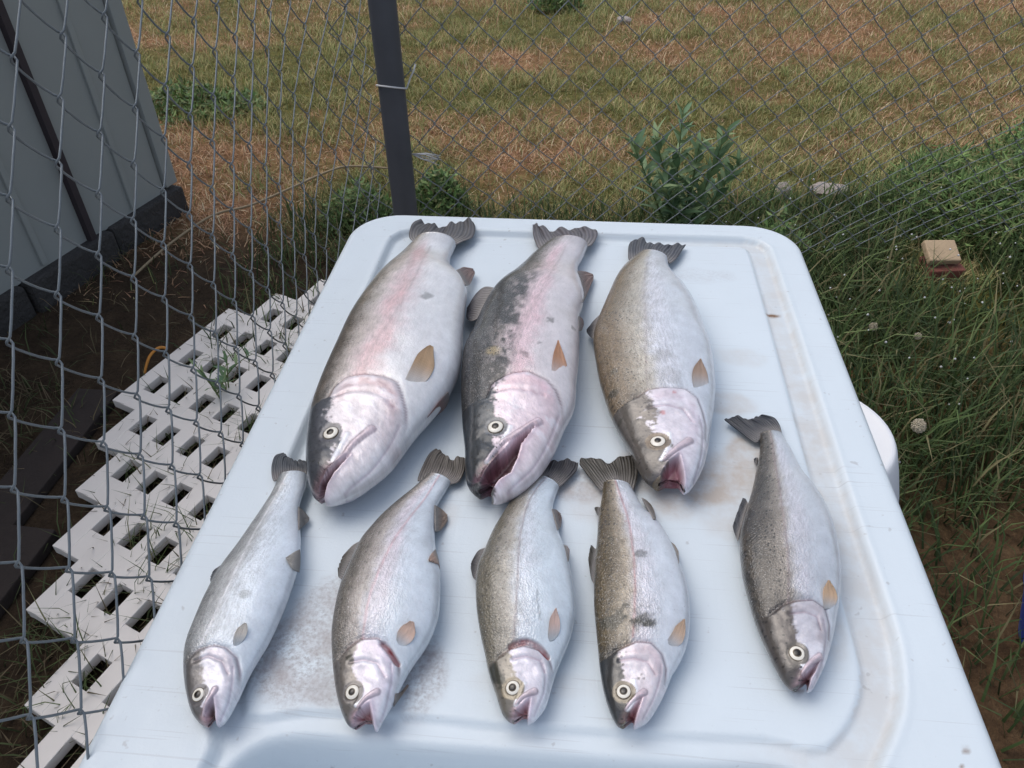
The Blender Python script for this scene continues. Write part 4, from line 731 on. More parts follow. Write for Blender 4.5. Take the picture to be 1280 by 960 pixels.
{"z0":0.9005,"s":[0.0,0.0397,0.0728,0.1059,0.139,0.1721,0.2053,0.2384,0.2781,0.3112,0.3443,0.3774,0.4105,0.4436,0.4767,0.5164,0.5495,0.5826,0.6158,0.6489,0.6826,0.7144,0.749,0.7836,0.8182,0.8529,0.8615,0.8702,0.8788,0.8904,0.899,0.9077,0.9163,0.9279,0.9365,0.9452,0.9538,0.9654,0.974,0.9827,0.9913,1.0],"D":[[-0.0781,0.4885],[-0.0849,0.4783],[-0.0907,0.4703],[-0.0967,0.4628],[-0.1024,0.4549],[-0.1077,0.4465],[-0.1126,0.4378],[-0.1169,0.4289],[-0.1217,0.4181],[-0.1254,0.4092],[-0.128,0.3999],[-0.1298,0.3906],[-0.1315,0.3816],[-0.1332,0.3728],[-0.1348,0.3642],[-0.1359,0.3541],[-0.1362,0.3458],[-0.1364,0.3379],[-0.1364,0.3301],[-0.136,0.3225],[-0.135,0.3151],[-0.1337,0.3079],[-0.1319,0.2999],[-0.1299,0.2919],[-0.1277,0.284],[-0.1253,0.2765],[-0.1247,0.2747],[-0.1241,0.273],[-0.1235,0.2713],[-0.1226,0.2691],[-0.1219,0.2674],[-0.1212,0.2657],[-0.1204,0.2641],[-0.1194,0.262],[-0.1185,0.2604],[-0.1177,0.2588],[-0.1167,0.2573],[-0.1154,0.2553],[-0.1142,0.254],[-0.1127,0.253],[-0.1112,0.2522],[-0.1095,0.2516]],"V":[[-0.0569,0.479],[-0.0612,0.4676],[-0.0648,0.4583],[-0.068,0.4489],[-0.0682,0.438],[-0.0675,0.427],[-0.0666,0.4162],[-0.0654,0.4057],[-0.0633,0.3935],[-0.0607,0.3839],[-0.0591,0.3745],[-0.0583,0.3656],[-0.0578,0.3569],[-0.0574,0.3485],[-0.0572,0.3404],[-0.0579,0.3312],[-0.0596,0.3243],[-0.0616,0.3177],[-0.0641,0.3116],[-0.0672,0.3061],[-0.0707,0.301],[-0.0738,0.2958],[-0.0768,0.2898],[-0.0792,0.2834],[-0.0814,0.277],[-0.0836,0.2708],[-0.0842,0.2694],[-0.0848,0.268],[-0.0854,0.2666],[-0.0862,0.2648],[-0.0869,0.2634],[-0.0875,0.2621],[-0.0882,0.2608],[-0.089,0.259],[-0.0897,0.2577],[-0.0903,0.2564],[-0.0909,0.255],[-0.0916,0.2532],[-0.0921,0.2518],[-0.0927,0.2505],[-0.0937,0.2495],[-0.0953,0.2496]],"L":0.239,"gill":[[-0.1232,0.2958],[-0.1181,0.3017],[-0.1107,0.3062],[-0.0988,0.306],[-0.0904,0.3003],[-0.0839,0.2917],[-0.0824,0.2828],[-0.0834,0.2729]],"pre":[[-0.1158,0.2908],[-0.1066,0.2923],[-0.0969,0.2899],[-0.0909,0.2807]],"maxilla":[[-0.1069,0.2603],[-0.102,0.2656],[-0.0948,0.2698]],"lateral":[[-0.067,0.4813],[-0.0891,0.4164],[-0.1022,0.3646],[-0.1077,0.3316],[-0.109,0.307]],"gillred":[[-0.0943,0.3033],[-0.0894,0.2984],[-0.0839,0.2917]],"flash":[[-0.1061,0.2717],[-0.1059,0.2671],[-0.108,0.2623]],"crease":[[-0.0919,0.2542],[-0.0883,0.265],[-0.0863,0.2794],[-0.0878,0.2901]],"wedge":[[-0.1089,0.2501],[-0.1077,0.2562],[-0.1041,0.2598],[-0.0993,0.2627],[-0.0974,0.2571],[-0.0947,0.2482]],"eye":[-0.1119,0.2704,0.00534,0.00186],"blem":[[-0.1162,0.2946,0.0028,0.8]],"fins":{"tail":{"A":[[-0.078,0.4861,0.9074],[-0.0868,0.4814,0.9077],[-0.0834,0.5009,0.908],[-0.0786,0.5162,0.9082],[-0.0731,0.5221,0.9085]],"M":[[-0.065,0.4858,0.9074],[-0.0611,0.4943,0.908],[-0.0576,0.5067,0.9085]],"B":[[-0.0568,0.4771,0.9074],[-0.0489,0.4804,0.9078],[-0.0445,0.4938,0.9081],[-0.0442,0.5089,0.9085]],"E":[[-0.0731,0.5221,0.9085],[-0.0646,0.5152,0.9085],[-0.0576,0.5067,0.9085],[-0.0507,0.5099,0.9085],[-0.0442,0.5089,0.9085]]},"pectoral":{"A":[[-0.0854,0.3052,0.9292],[-0.0843,0.3109,0.9341],[-0.0801,0.3162,0.9365],[-0.0767,0.3174,0.9379]],"B":[[-0.0809,0.3028,0.9268],[-0.0743,0.3066,0.9287],[-0.0711,0.3123,0.9317],[-0.0719,0.3172,0.936]]},"anal":{"A":[[-0.0687,0.4481,0.9129],[-0.063,0.4493,0.9052],[-0.0582,0.4451,0.9037]],"B":[[-0.066,0.4171,0.9144],[-0.0627,0.4248,0.9071],[-0.0577,0.4378,0.9039]]},"pelvic":{"A":[[-0.0641,0.3946,0.92],[-0.0661,0.383,0.9289],[-0.0673,0.3747,0.9318]],"B":[[-0.0594,0.3755,0.9192],[-0.0598,0.3775,0.9219],[-0.0621,0.3761,0.9266]]},"dorsal":{"A":[[-0.1269,0.4096,0.9138],[-0.1348,0.4067,0.9107],[-0.1414,0.3984,0.9069]],"B":[[-0.1365,0.3699,0.9159],[-0.1407,0.3762,0.9115],[-0.1434,0.3872,0.9071]]},"gillfin":{"A":[[-0.0829,0.272,0.9203],[-0.0814,0.2789,0.9096],[-0.0778,0.2859,0.9059]],"B":[[-0.0847,0.2665,0.9127],[-0.0824,0.2731,0.9096],[-0.0769,0.2854,0.9059]]}}},
{"z0":0.9005,"s":[0.0,0.0397,0.0728,0.1059,0.139,0.1721,0.2053,0.2384,0.2781,0.3112,0.3443,0.3774,0.4105,0.4436,0.4767,0.5164,0.5495,0.5826,0.6158,0.6489,0.6826,0.7144,0.749,0.7836,0.8182,0.8529,0.8615,0.8702,0.8788,0.8904,0.899,0.9077,0.9163,0.9279,0.9365,0.9452,0.9538,0.9654,0.974,0.9827,0.9913,1.0],"D":[[0.0187,0.4834],[0.0109,0.4742],[0.005,0.4661],[-0.0004,0.4575],[-0.0049,0.4483],[-0.0088,0.4387],[-0.0128,0.4292],[-0.0167,0.4199],[-0.0205,0.4087],[-0.0231,0.3994],[-0.0258,0.3905],[-0.0288,0.382],[-0.0303,0.3733],[-0.0307,0.3648],[-0.0307,0.3565],[-0.0302,0.347],[-0.0295,0.3394],[-0.0285,0.332],[-0.0273,0.325],[-0.026,0.3181],[-0.0244,0.3112],[-0.0229,0.3046],[-0.0215,0.2973],[-0.02,0.2899],[-0.018,0.2827],[-0.0158,0.276],[-0.0152,0.2744],[-0.0147,0.2729],[-0.0142,0.2713],[-0.0136,0.2693],[-0.0131,0.2677],[-0.0126,0.2662],[-0.0121,0.2647],[-0.0114,0.2627],[-0.0109,0.2612],[-0.0102,0.2598],[-0.0094,0.2585],[-0.008,0.2568],[-0.0069,0.2558],[-0.0056,0.2549],[-0.0041,0.2546],[-0.0025,0.2544]],"V":[[0.0403,0.4705],[0.0364,0.4586],[0.0338,0.4486],[0.0335,0.4385],[0.0351,0.4288],[0.0364,0.4192],[0.0379,0.4096],[0.0399,0.4005],[0.0421,0.3899],[0.0431,0.3812],[0.0438,0.3726],[0.0443,0.3642],[0.0448,0.3562],[0.045,0.3485],[0.0449,0.3411],[0.0442,0.3326],[0.0429,0.3258],[0.0412,0.3194],[0.0391,0.3132],[0.0366,0.3074],[0.0337,0.3017],[0.0311,0.2961],[0.0284,0.2898],[0.0261,0.2833],[0.024,0.2768],[0.0221,0.2705],[0.0216,0.2691],[0.0212,0.2676],[0.0207,0.2662],[0.0199,0.2644],[0.0192,0.2631],[0.0183,0.2619],[0.0175,0.2607],[0.0162,0.2592],[0.0152,0.2581],[0.0142,0.2571],[0.0131,0.256],[0.0117,0.2548],[0.0105,0.2539],[0.0093,0.2531],[0.0079,0.2528],[0.0064,0.2532]],"L":0.2272,"gill":[[-0.0118,0.2946],[-0.0037,0.2993],[0.0049,0.3008],[0.0158,0.298],[0.0222,0.2919],[0.0248,0.2846],[0.0234,0.2763]],"pre":[[-0.0025,0.2921],[0.0069,0.2936],[0.0166,0.291],[0.019,0.2837]],"maxilla":[[-0.0009,0.2614],[0.0044,0.2662],[0.012,0.2695]],"lateral":[[0.0288,0.475],[0.0131,0.4436],[0.0046,0.3974],[0.0021,0.3577],[-0.0002,0.3242],[-0.0023,0.3042]],"gillred":[[-0.0037,0.3022],[0.0022,0.3046],[0.0084,0.3048],[0.0153,0.302],[0.0214,0.296]],"scar":[[0.016,0.3425],[0.0156,0.3352],[0.0169,0.3279],[0.0176,0.3196]],"flash":[[0.0047,0.2741],[0.0018,0.268],[-0.0009,0.2618]],"crease":[[0.0113,0.2562],[0.018,0.2696],[0.0197,0.2831],[0.0183,0.289]],"wedge":[[-0.0025,0.2531],[-0.0005,0.2577],[0.0034,0.2607],[0.0087,0.2651],[0.0079,0.26],[0.0064,0.2518]],"eye":[-0.003,0.2722,0.00525,0.00206],"blem":[[-0.0148,0.2834,0.0057,0.9]],"fins":{"tail":{"A":[[0.0195,0.4826,0.908],[0.0159,0.4864,0.9082],[0.0162,0.4962,0.9083],[0.0202,0.5021,0.9085]],"M":[[0.0311,0.4843,0.908],[0.0357,0.4919,0.9082],[0.0407,0.5032,0.9085]],"B":[[0.0403,0.4705,0.908],[0.047,0.4772,0.9082],[0.0574,0.4905,0.9083],[0.0602,0.5011,0.9085]],"E":[[0.0202,0.5021,0.9085],[0.0305,0.5035,0.9085],[0.0407,0.5032,0.9085],[0.0496,0.5047,0.9085],[0.0602,0.5011,0.9085]]},"pectoral":{"A":[[0.0225,0.3056,0.9262],[0.0235,0.3145,0.9315],[0.0254,0.3225,0.9351],[0.0286,0.3271,0.936]],"B":[[0.0283,0.3081,0.9252],[0.0315,0.3138,0.9283],[0.0319,0.3217,0.9321],[0.03,0.327,0.9354]]},"anal":{"A":[[0.0324,0.4395,0.9149],[0.0368,0.4464,0.906],[0.0403,0.4437,0.9041]],"B":[[0.0357,0.4128,0.9191],[0.0395,0.4271,0.9071],[0.041,0.4371,0.9043]]},"pelvic":{"A":[[0.0397,0.3976,0.9196],[0.0433,0.4044,0.9089],[0.0449,0.4036,0.9058]],"B":[[0.0415,0.3769,0.924],[0.0432,0.3839,0.9189],[0.045,0.4002,0.9059]]},"dorsal":{"A":[[-0.0235,0.4002,0.9139],[-0.0301,0.3998,0.9104],[-0.0354,0.3916,0.9068]],"B":[[-0.0298,0.3668,0.9152],[-0.0332,0.3729,0.9111],[-0.0355,0.3837,0.9069]]}}},
{"z0":0.9005,"s":[0.0,0.0397,0.0728,0.1059,0.139,0.1721,0.2053,0.2384,0.2781,0.3112,0.3443,0.3774,0.4105,0.4436,0.4767,0.5164,0.5495,0.5826,0.6158,0.6489,0.6826,0.7144,0.749,0.7836,0.8182,0.8529,0.8615,0.8702,0.8788,0.8904,0.899,0.9077,0.9163,0.9279,0.9365,0.9452,0.9538,0.9654,0.974,0.9827,0.9913,1.0],"D":[[0.0806,0.4745],[0.078,0.4616],[0.0759,0.4512],[0.0735,0.441],[0.0714,0.4309],[0.0699,0.4208],[0.0686,0.4111],[0.0671,0.4018],[0.0652,0.391],[0.0637,0.3823],[0.0626,0.3738],[0.0615,0.3655],[0.0606,0.3576],[0.0599,0.3498],[0.0593,0.3424],[0.059,0.3338],[0.059,0.3269],[0.059,0.3201],[0.059,0.3136],[0.059,0.3072],[0.059,0.301],[0.0589,0.295],[0.059,0.2884],[0.0593,0.2817],[0.0598,0.2751],[0.0607,0.2689],[0.0609,0.2674],[0.0613,0.266],[0.0616,0.2646],[0.0621,0.2628],[0.0624,0.2614],[0.0628,0.26],[0.0633,0.2587],[0.0639,0.2569],[0.0644,0.2556],[0.065,0.2544],[0.0656,0.2531],[0.0665,0.2516],[0.0675,0.2506],[0.0688,0.2501],[0.0703,0.2505],[0.0716,0.2513]],"V":[[0.1042,0.4702],[0.1073,0.4576],[0.1097,0.4474],[0.1125,0.4378],[0.1179,0.4311],[0.1219,0.4229],[0.1247,0.4139],[0.1267,0.4046],[0.1286,0.3936],[0.13,0.3847],[0.1312,0.3759],[0.1321,0.3673],[0.1324,0.3588],[0.1323,0.3505],[0.1316,0.3423],[0.1303,0.3329],[0.1288,0.3252],[0.1271,0.3178],[0.1249,0.3107],[0.122,0.3041],[0.1183,0.2977],[0.1144,0.2921],[0.1097,0.2861],[0.106,0.2793],[0.1023,0.2726],[0.0984,0.2663],[0.0974,0.2649],[0.0964,0.2635],[0.0954,0.2621],[0.094,0.2603],[0.093,0.259],[0.0919,0.2576],[0.0908,0.2563],[0.0893,0.2547],[0.0881,0.2535],[0.0868,0.2525],[0.0854,0.2516],[0.0834,0.2506],[0.0819,0.25],[0.0803,0.2495],[0.0787,0.2494],[0.0771,0.2495]],"L":0.2263,"gill":[[0.0652,0.2941],[0.0725,0.2975],[0.0853,0.3017],[0.0947,0.3007],[0.101,0.2943],[0.103,0.2864],[0.1008,0.2755]],"pre":[[0.0712,0.29],[0.0819,0.2906],[0.091,0.2886],[0.0952,0.2804]],"maxilla":[[0.0723,0.257],[0.0778,0.2625],[0.0861,0.2677]],"lateral":[[0.0902,0.4706],[0.0938,0.4218],[0.0923,0.3764],[0.0886,0.3408],[0.083,0.306]],"flash":[[0.0797,0.2756],[0.0798,0.2666],[0.0766,0.2607],[0.0737,0.2574]],"crease":[[0.0835,0.2524],[0.0928,0.2657],[0.0987,0.2791],[0.1006,0.2876]],"wedge":[[0.0713,0.25],[0.0742,0.2549],[0.0779,0.2583],[0.0841,0.2643],[0.081,0.2576],[0.0768,0.2482]],"eye":[0.0722,0.2686,0.00529,0.00207],"blem":[[0.0925,0.3218,0.0074,0.8],[0.0971,0.316,0.0041,0.7],[0.0721,0.3224,0.0051,0.7],[0.0806,0.3306,0.0037,0.7],[0.0792,0.3969,0.0037,0.5],[0.0978,0.3766,0.0023,0.6],[0.088,0.315,0.0034,0.6],[0.0856,0.2798,0.0011,0.6],[0.0872,0.2769,0.0009,0.6],[0.0836,0.2771,0.0009,0.6]],"red":[[0.0914,0.4141,0.0018]],"fins":{"tail":{"A":[[0.0805,0.4738,0.9076],[0.0777,0.4659,0.9079],[0.0697,0.4804,0.9082],[0.0605,0.4987,0.9085]],"M":[[0.0919,0.4793,0.9076],[0.0907,0.4888,0.9081],[0.0889,0.4996,0.9085]],"B":[[0.1036,0.4702,0.9076],[0.1053,0.4634,0.9079],[0.1126,0.4842,0.9082],[0.1164,0.508,0.9085]],"E":[[0.0605,0.4987,0.9085],[0.064,0.506,0.9085],[0.0772,0.5048,0.9085],[0.0883,0.4993,0.9085],[0.093,0.5024,0.9085],[0.104,0.5083,0.9085],[0.1164,0.508,0.9085]]},"pectoral":{"A":[[0.106,0.3029,0.9271],[0.1118,0.3097,0.9301],[0.116,0.3155,0.9311],[0.1214,0.3205,0.93]],"B":[[0.1113,0.3004,0.924],[0.1184,0.3045,0.9241],[0.1228,0.3135,0.9259],[0.1232,0.3202,0.9285]]},"anal":{"A":[[0.1123,0.4573,0.9075],[0.1172,0.455,0.9059],[0.1206,0.4489,0.9044]],"B":[[0.115,0.4193,0.9233],[0.1179,0.4214,0.9208],[0.1218,0.4441,0.9045]]},"adipose":{"A":[[0.0744,0.4465,0.9082],[0.072,0.4488,0.9061],[0.0705,0.45,0.904]],"B":[[0.0725,0.4357,0.9093],[0.0716,0.4397,0.9067],[0.0711,0.4466,0.9041]]},"dorsal":{"A":[[0.0668,0.3978,0.9124],[0.0649,0.403,0.9088],[0.0634,0.4076,0.9055]],"B":[[0.0614,0.3628,0.9141],[0.06,0.3732,0.9101],[0.06,0.3934,0.9059]]},"pelvic":{"A":[[0.1265,0.4016,0.9163],[0.1317,0.404,0.9091],[0.1345,0.3999,0.9059]],"B":[[0.128,0.3725,0.9254],[0.1295,0.3784,0.9216],[0.1343,0.396,0.906]]}}},
{"z0":0.9005,"s":[0.0,0.0397,0.0728,0.1059,0.139,0.1721,0.2053,0.2384,0.2781,0.3112,0.3443,0.3774,0.4105,0.4436,0.4767,0.5164,0.5495,0.5826,0.6158,0.6489,0.6826,0.7144,0.749,0.7836,0.8182,0.8529,0.8615,0.8702,0.8788,0.8904,0.899,0.9077,0.9163,0.9279,0.9365,0.9452,0.9538,0.9654,0.974,0.9827,0.9913,1.0],"D":[[0.2366,0.535],[0.2325,0.519],[0.2284,0.5061],[0.2234,0.4939],[0.2184,0.482],[0.2136,0.4699],[0.2085,0.458],[0.2032,0.4465],[0.1971,0.4334],[0.1921,0.423],[0.1874,0.4129],[0.1839,0.4031],[0.1815,0.3936],[0.1797,0.3846],[0.1785,0.3759],[0.1774,0.3659],[0.177,0.3579],[0.177,0.3503],[0.1772,0.343],[0.1774,0.3358],[0.1778,0.3287],[0.1783,0.3219],[0.179,0.3146],[0.1799,0.3073],[0.1808,0.3002],[0.1818,0.2933],[0.1821,0.2917],[0.1825,0.2902],[0.1829,0.2887],[0.1834,0.2866],[0.1838,0.2851],[0.1842,0.2837],[0.1847,0.2822],[0.1855,0.2804],[0.1861,0.279],[0.1868,0.2777],[0.1876,0.2765],[0.1887,0.2749],[0.1898,0.274],[0.1914,0.2737],[0.1931,0.2739],[0.1949,0.2747]],"V":[[0.2576,0.5345],[0.2587,0.5202],[0.2593,0.5084],[0.2594,0.4966],[0.2596,0.4853],[0.2609,0.4747],[0.2628,0.4646],[0.264,0.4543],[0.2646,0.4418],[0.2644,0.4314],[0.2639,0.4213],[0.2629,0.4114],[0.2616,0.4018],[0.26,0.3925],[0.2582,0.3835],[0.2558,0.3731],[0.2534,0.3647],[0.2507,0.3566],[0.2478,0.3487],[0.2446,0.3411],[0.2412,0.3335],[0.2378,0.3263],[0.234,0.3183],[0.2298,0.3104],[0.2254,0.3026],[0.2211,0.2953],[0.22,0.2936],[0.219,0.292],[0.2179,0.2903],[0.2164,0.2882],[0.2153,0.2866],[0.2141,0.2851],[0.2129,0.2836],[0.2113,0.2815],[0.2101,0.28],[0.2089,0.2786],[0.2077,0.2771],[0.2061,0.2752],[0.2048,0.2738],[0.2034,0.2725],[0.2018,0.2719],[0.2006,0.2727]],"L":0.2678,"gill":[[0.1885,0.3245],[0.1971,0.3295],[0.2071,0.3315],[0.2188,0.3324],[0.2261,0.3279],[0.2264,0.3172],[0.2226,0.3056]],"pre":[[0.1994,0.3228],[0.2103,0.3236],[0.2182,0.3204],[0.2186,0.311]],"maxilla":[[0.1966,0.2799],[0.2033,0.2861],[0.2127,0.2917]],"lateral":[[0.2439,0.5296],[0.2302,0.465],[0.2161,0.4065],[0.2093,0.3688],[0.2005,0.3316]],"flash":[[0.2031,0.299],[0.2022,0.2911],[0.1982,0.2853]],"crease":[[0.2041,0.2738],[0.2135,0.2886],[0.2208,0.3049],[0.2228,0.3189]],"wedge":[[0.1938,0.2732],[0.1969,0.278],[0.2035,0.2836],[0.2123,0.2897],[0.2073,0.2825],[0.2031,0.2781],[0.1995,0.2712]],"eye":[0.1967,0.2935,0.00578,0.00226],"blem":[[0.2008,0.3479,0.0075,0.2]],"fins":{"tail":{"A":[[0.2361,0.5332,0.9067],[0.2299,0.5239,0.9073],[0.2191,0.5369,0.9079],[0.2065,0.555,0.9085]],"M":[[0.2478,0.5384,0.9067],[0.2382,0.5445,0.9076],[0.2329,0.5553,0.9085]],"B":[[0.258,0.5359,0.9067],[0.259,0.549,0.9073],[0.2559,0.5578,0.9079],[0.2455,0.5612,0.9085]],"E":[[0.2065,0.555,0.9085],[0.2131,0.5586,0.9085],[0.2232,0.5584,0.9085],[0.2329,0.5553,0.9085],[0.2388,0.5599,0.9085],[0.2455,0.5612,0.9085]]},"pectoral":{"A":[[0.2267,0.3281,0.927],[0.2277,0.3376,0.9315],[0.23,0.3441,0.9343],[0.2336,0.3483,0.9352]],"B":[[0.2354,0.3313,0.9232],[0.2407,0.3388,0.9245],[0.2402,0.3452,0.9292],[0.2361,0.3477,0.934]]},"adipose":{"A":[[0.2267,0.504,0.9074],[0.2257,0.506,0.9055],[0.2246,0.5071,0.9035]],"B":[[0.2221,0.4935,0.908],[0.2228,0.4972,0.9059],[0.224,0.5027,0.9037]]},"dorsal":{"A":[[0.202,0.4442,0.9128],[0.2023,0.452,0.909],[0.2015,0.4566,0.9056]],"B":[[0.1823,0.4011,0.9157],[0.1831,0.4149,0.9112],[0.185,0.4244,0.9069]]}}}]
KT = 0.245
def rgb(*c): return lin(c)
LOOK = [
 dict(snout=(120, 98, 102), sock=(88, 88, 94), label="largest trout with olive back and pink flank, mouth nearly closed, at the back left", back=(96, 86, 74), side=(188, 180, 174), band=(214, 176, 178), belly=(222, 222, 224), b1=0.12, b2=0.3, mott=(.0, .16, .3), pink=.95, head=(72, 74, 80), cheek=(218, 210, 214), hk=.30, gillp=(186, 148, 150), finc=(176, 148, 118), tailc=(92, 90, 92), spot=.5, mouth=(58, 26, 34), mouth2=(108, 66, 76), scal=.8),
 dict(snout=(108, 78, 88), sock=(86, 90, 96), label="large dark backed trout with gaping mouth, in the middle of the back row", back=(62, 60, 58), side=(150, 142, 140), band=(222, 186, 194), belly=(214, 208, 210), b1=0.22, b2=0.4, mott=(.06, .44, .95), pink=.9, head=(52, 56, 60), cheek=(222, 206, 213), hk=.40, gillp=(214, 178, 186), finc=(190, 142, 112), tailc=(104, 100, 104), spot=.9, mouth=(66, 24, 32), mouth2=(140, 96, 108), scal=1.0),
 dict(snout=(92, 88, 88), sock=(128, 112, 92), label="broad tan backed silver trout, rightmost of the three large fish", back=(116, 100, 78), side=(184, 178, 166), band=(214, 206, 214), belly=(210, 216, 224), b1=0.2, b2=0.4, pink=.35, head=(92, 86, 80), cheek=(220, 214, 222), hk=.34, gillp=(212, 196, 206), finc=(172, 146, 128), tailc=(88, 90, 96), spot=.55, mouth=(120, 62, 72), mouth2=(196, 140, 150), scal=1.0),
 dict(snout=(176, 150, 152), sock=(112, 108, 108), label="slim silver trout at the front left, lying across the table rim", back=(134, 136, 136), side=(184, 186, 188), band=(216, 212, 216), belly=(214, 222, 230), b1=0.12, b2=0.36, pink=.15, head=(98, 94, 92), cheek=(216, 213, 221), hk=.36, gillp=(206, 196, 204), finc=(204, 198, 190), tailc=(92, 96, 102), spot=.15, mouth=(70, 44, 44), mouth2=(150, 108, 108), scal=1.0),
 dict(snout=(170, 150, 158), sock=(106, 100, 96), label="pink striped trout with grey back and wide open mouth, second from the left in front", back=(108, 102, 94), side=(176, 168, 162), band=(220, 200, 206), belly=(210, 218, 226), b1=0.17, b2=0.34, pink=.65, head=(104, 98, 92), cheek=(220, 213, 222), hk=.34, gillp=(220, 206, 220), finc=(212, 184, 168), tailc=(112, 106, 100), spot=.35, mouth=(112, 58, 62), mouth2=(186, 138, 142), scal=1.0),
 dict(snout=(160, 140, 146), sock=(142, 130, 108), label="silver trout with red gill slit showing, its tail under the gaping trout's jaw", back=(106, 100, 86), side=(174, 168, 158), band=(212, 204, 210), belly=(208, 218, 226), b1=0.18, b2=0.36, pink=.3, head=(112, 106, 96), cheek=(220, 215, 224), hk=.36, gillp=(200, 196, 204), finc=(214, 188, 178), tailc=(84, 82, 84), spot=.4, mouth=(120, 62, 68), mouth2=(190, 140, 146), scal=1.0),
 dict(snout=(120, 100, 96), sock=(116, 106, 88), label="olive backed trout with dark green blotches on its flank, under the broad trout's jaw", back=(88, 76, 54), side=(168, 156, 138), band=(214, 198, 204), belly=(208, 214, 222), b1=0.2, b2=0.38, pink=.5, head=(52, 52, 52), cheek=(219, 209, 214), hk=.30, gillp=(206, 188, 194), finc=(208, 180, 156), tailc=(86, 82, 76), spot=.6, mouth=(104, 40, 48), mouth2=(190, 120, 126), scal=1.0),
 dict(snout=(140, 122, 126), sock=(104, 98, 90), label="brownish trout lying alone at the right of the table", back=(76, 70, 62), side=(148, 140, 130), band=(196, 184, 192), belly=(196, 202, 210), b1=0.24, b2=0.42, mott=(.0, .14, .6), pink=.4, head=(78, 72, 68), cheek=(200, 198, 206), hk=.36, gillp=(176, 164, 168), finc=(212, 180, 148), tailc=(72, 74, 80), spot=.8, mouth=(84, 34, 42), mouth2=(176, 128, 132), scal=.8),
]
def fin_mesh(A, B, E=None, M=None, n=26, m=22, thick=0.0012, col=(120, 110, 100), ripple=0.0, z_ref=0.9, tipdark=0.0, seed=0, rag=0.0, rootc=(150, 145, 142), round_=0.0, shade=0.0):
    A = resample(np.array(A, float), n); B = resample(np.array(B, float), n)
    tt = np.linspace(0, 1, n); uu = np.linspace(0, 1, m)
    if M is not None:
        Mm = resample(np.array(M, float), n)
        P = np.where((uu < .5)[None, :, None], A[:, None] * (1 - 2 * uu)[None, :, None] + Mm[:, None] * (2 * uu)[None, :, None], Mm[:, None] * (2 - 2 * uu)[None, :, None] + B[:, None] * (2 * uu - 1)[None, :, None])
    else: P = A[:, None] * (1 - uu)[None, :, None] + B[:, None] * uu[None, :, None]
    if round_:
        sh = 1 - round_ * (2 * uu - 1) ** 4; P0_ = P[:1]; P = P0_ + (P - P0_) * (1 - (1 - sh)[None, :, None] * (tt ** 2)[:, None, None])
    if E is not None:
        Ee = resample(np.array(E, float), m); dlt = Ee - P[-1]; P = P + dlt[None] * (tt ** 2)[:, None, None]
    g = np.random.default_rng(seed)
    if rag:
        rg = vnoise(uu * 9 + 3, uu * 0 + seed, seed, 3) - 0.5
        P[..., :2] += (P[-1:, :, :2] - P[:1, :, :2]) * (tt ** 3)[:, None, None] * (rag * rg)[None, :, None]
    wob = np.sin(uu[None] * 19 + 5 * tt[:, None] + seed) * 0.6 + np.sin(uu[None] * 41 + seed * 2) * 0.4 + 1.2 * (vnoise(uu[None] * 6 + 0 * tt[:, None] + 1, tt[:, None] * 3 + 0 * uu[None], seed + 5, 2) - .5)
    P[..., 2] += ripple * wob * (tt ** 1.3)[:, None]
    P[..., 2] = np.maximum(P[..., 2], z_ref + 0.0012)
    # fins thicken at the root, edges stay thin
    du = np.gradient(P, axis=0); dv_ = np.gradient(P, axis=1); N = np.cross(du, dv_); N /= np.linalg.norm(N, axis=-1)[..., None] + 1e-12
    if N[..., 2].mean() < 0: N = -N
    prof = np.sin(np.pi * np.clip(uu, 0.02, 0.98)) ** 0.5
    th = thick * (1.6 - tt)[:, None] * prof[None]
    T_ = P + N * th[..., None] * 0.5; Bt = P - N * th[..., None] * 0.5
    V = np.vstack([T_.reshape(-1, 3), Bt.reshape(-1, 3)]); F = grid_faces(n, m); F2 = F[:, ::-1] + n * m
    bl = [i * m for i in range(n)] + [(n - 1) * m + j for j in range(1, m)] + [i * m + m - 1 for i in range(n - 2, -1, -1)] + [j for j in range(m - 2, 0, -1)]
    bl = np.array(bl); b2 = np.roll(bl, -1); S_ = np.stack([bl, b2, b2 + n * m, bl + n * m], -1)
    F = np.vstack([F, F2, S_])
    me = mkmesh("fin", V, F, np.full(len(F), 4))
    wq = sstep(-.05, .6, tt); c = (lin(col)[None, None] * wq[:, None, None] + lin(rootc)[None, None] * (1 - wq)[:, None, None]) * (1 - tipdark * tt ** 2)[:, None, None] * (1 + shade * (uu - .35))[None, :, None] * (0.85 + 0.3 * vnoise(tt[:, None] * 5 + 0 * uu[None], uu[None] * 7 + 0 * tt[:, None], seed + 9, 3))[..., None]
    colattr(me, np.vstack([c.reshape(-1, 3)] * 2))
    UV = np.stack([tt[:, None] + 0 * uu[None], uu[None] + 0 * tt[:, None], 0 * uu[None] + 0 * tt[:, None]], -1).reshape(-1, 3); vattr(me, np.vstack([UV, UV]), 'met')
    return me
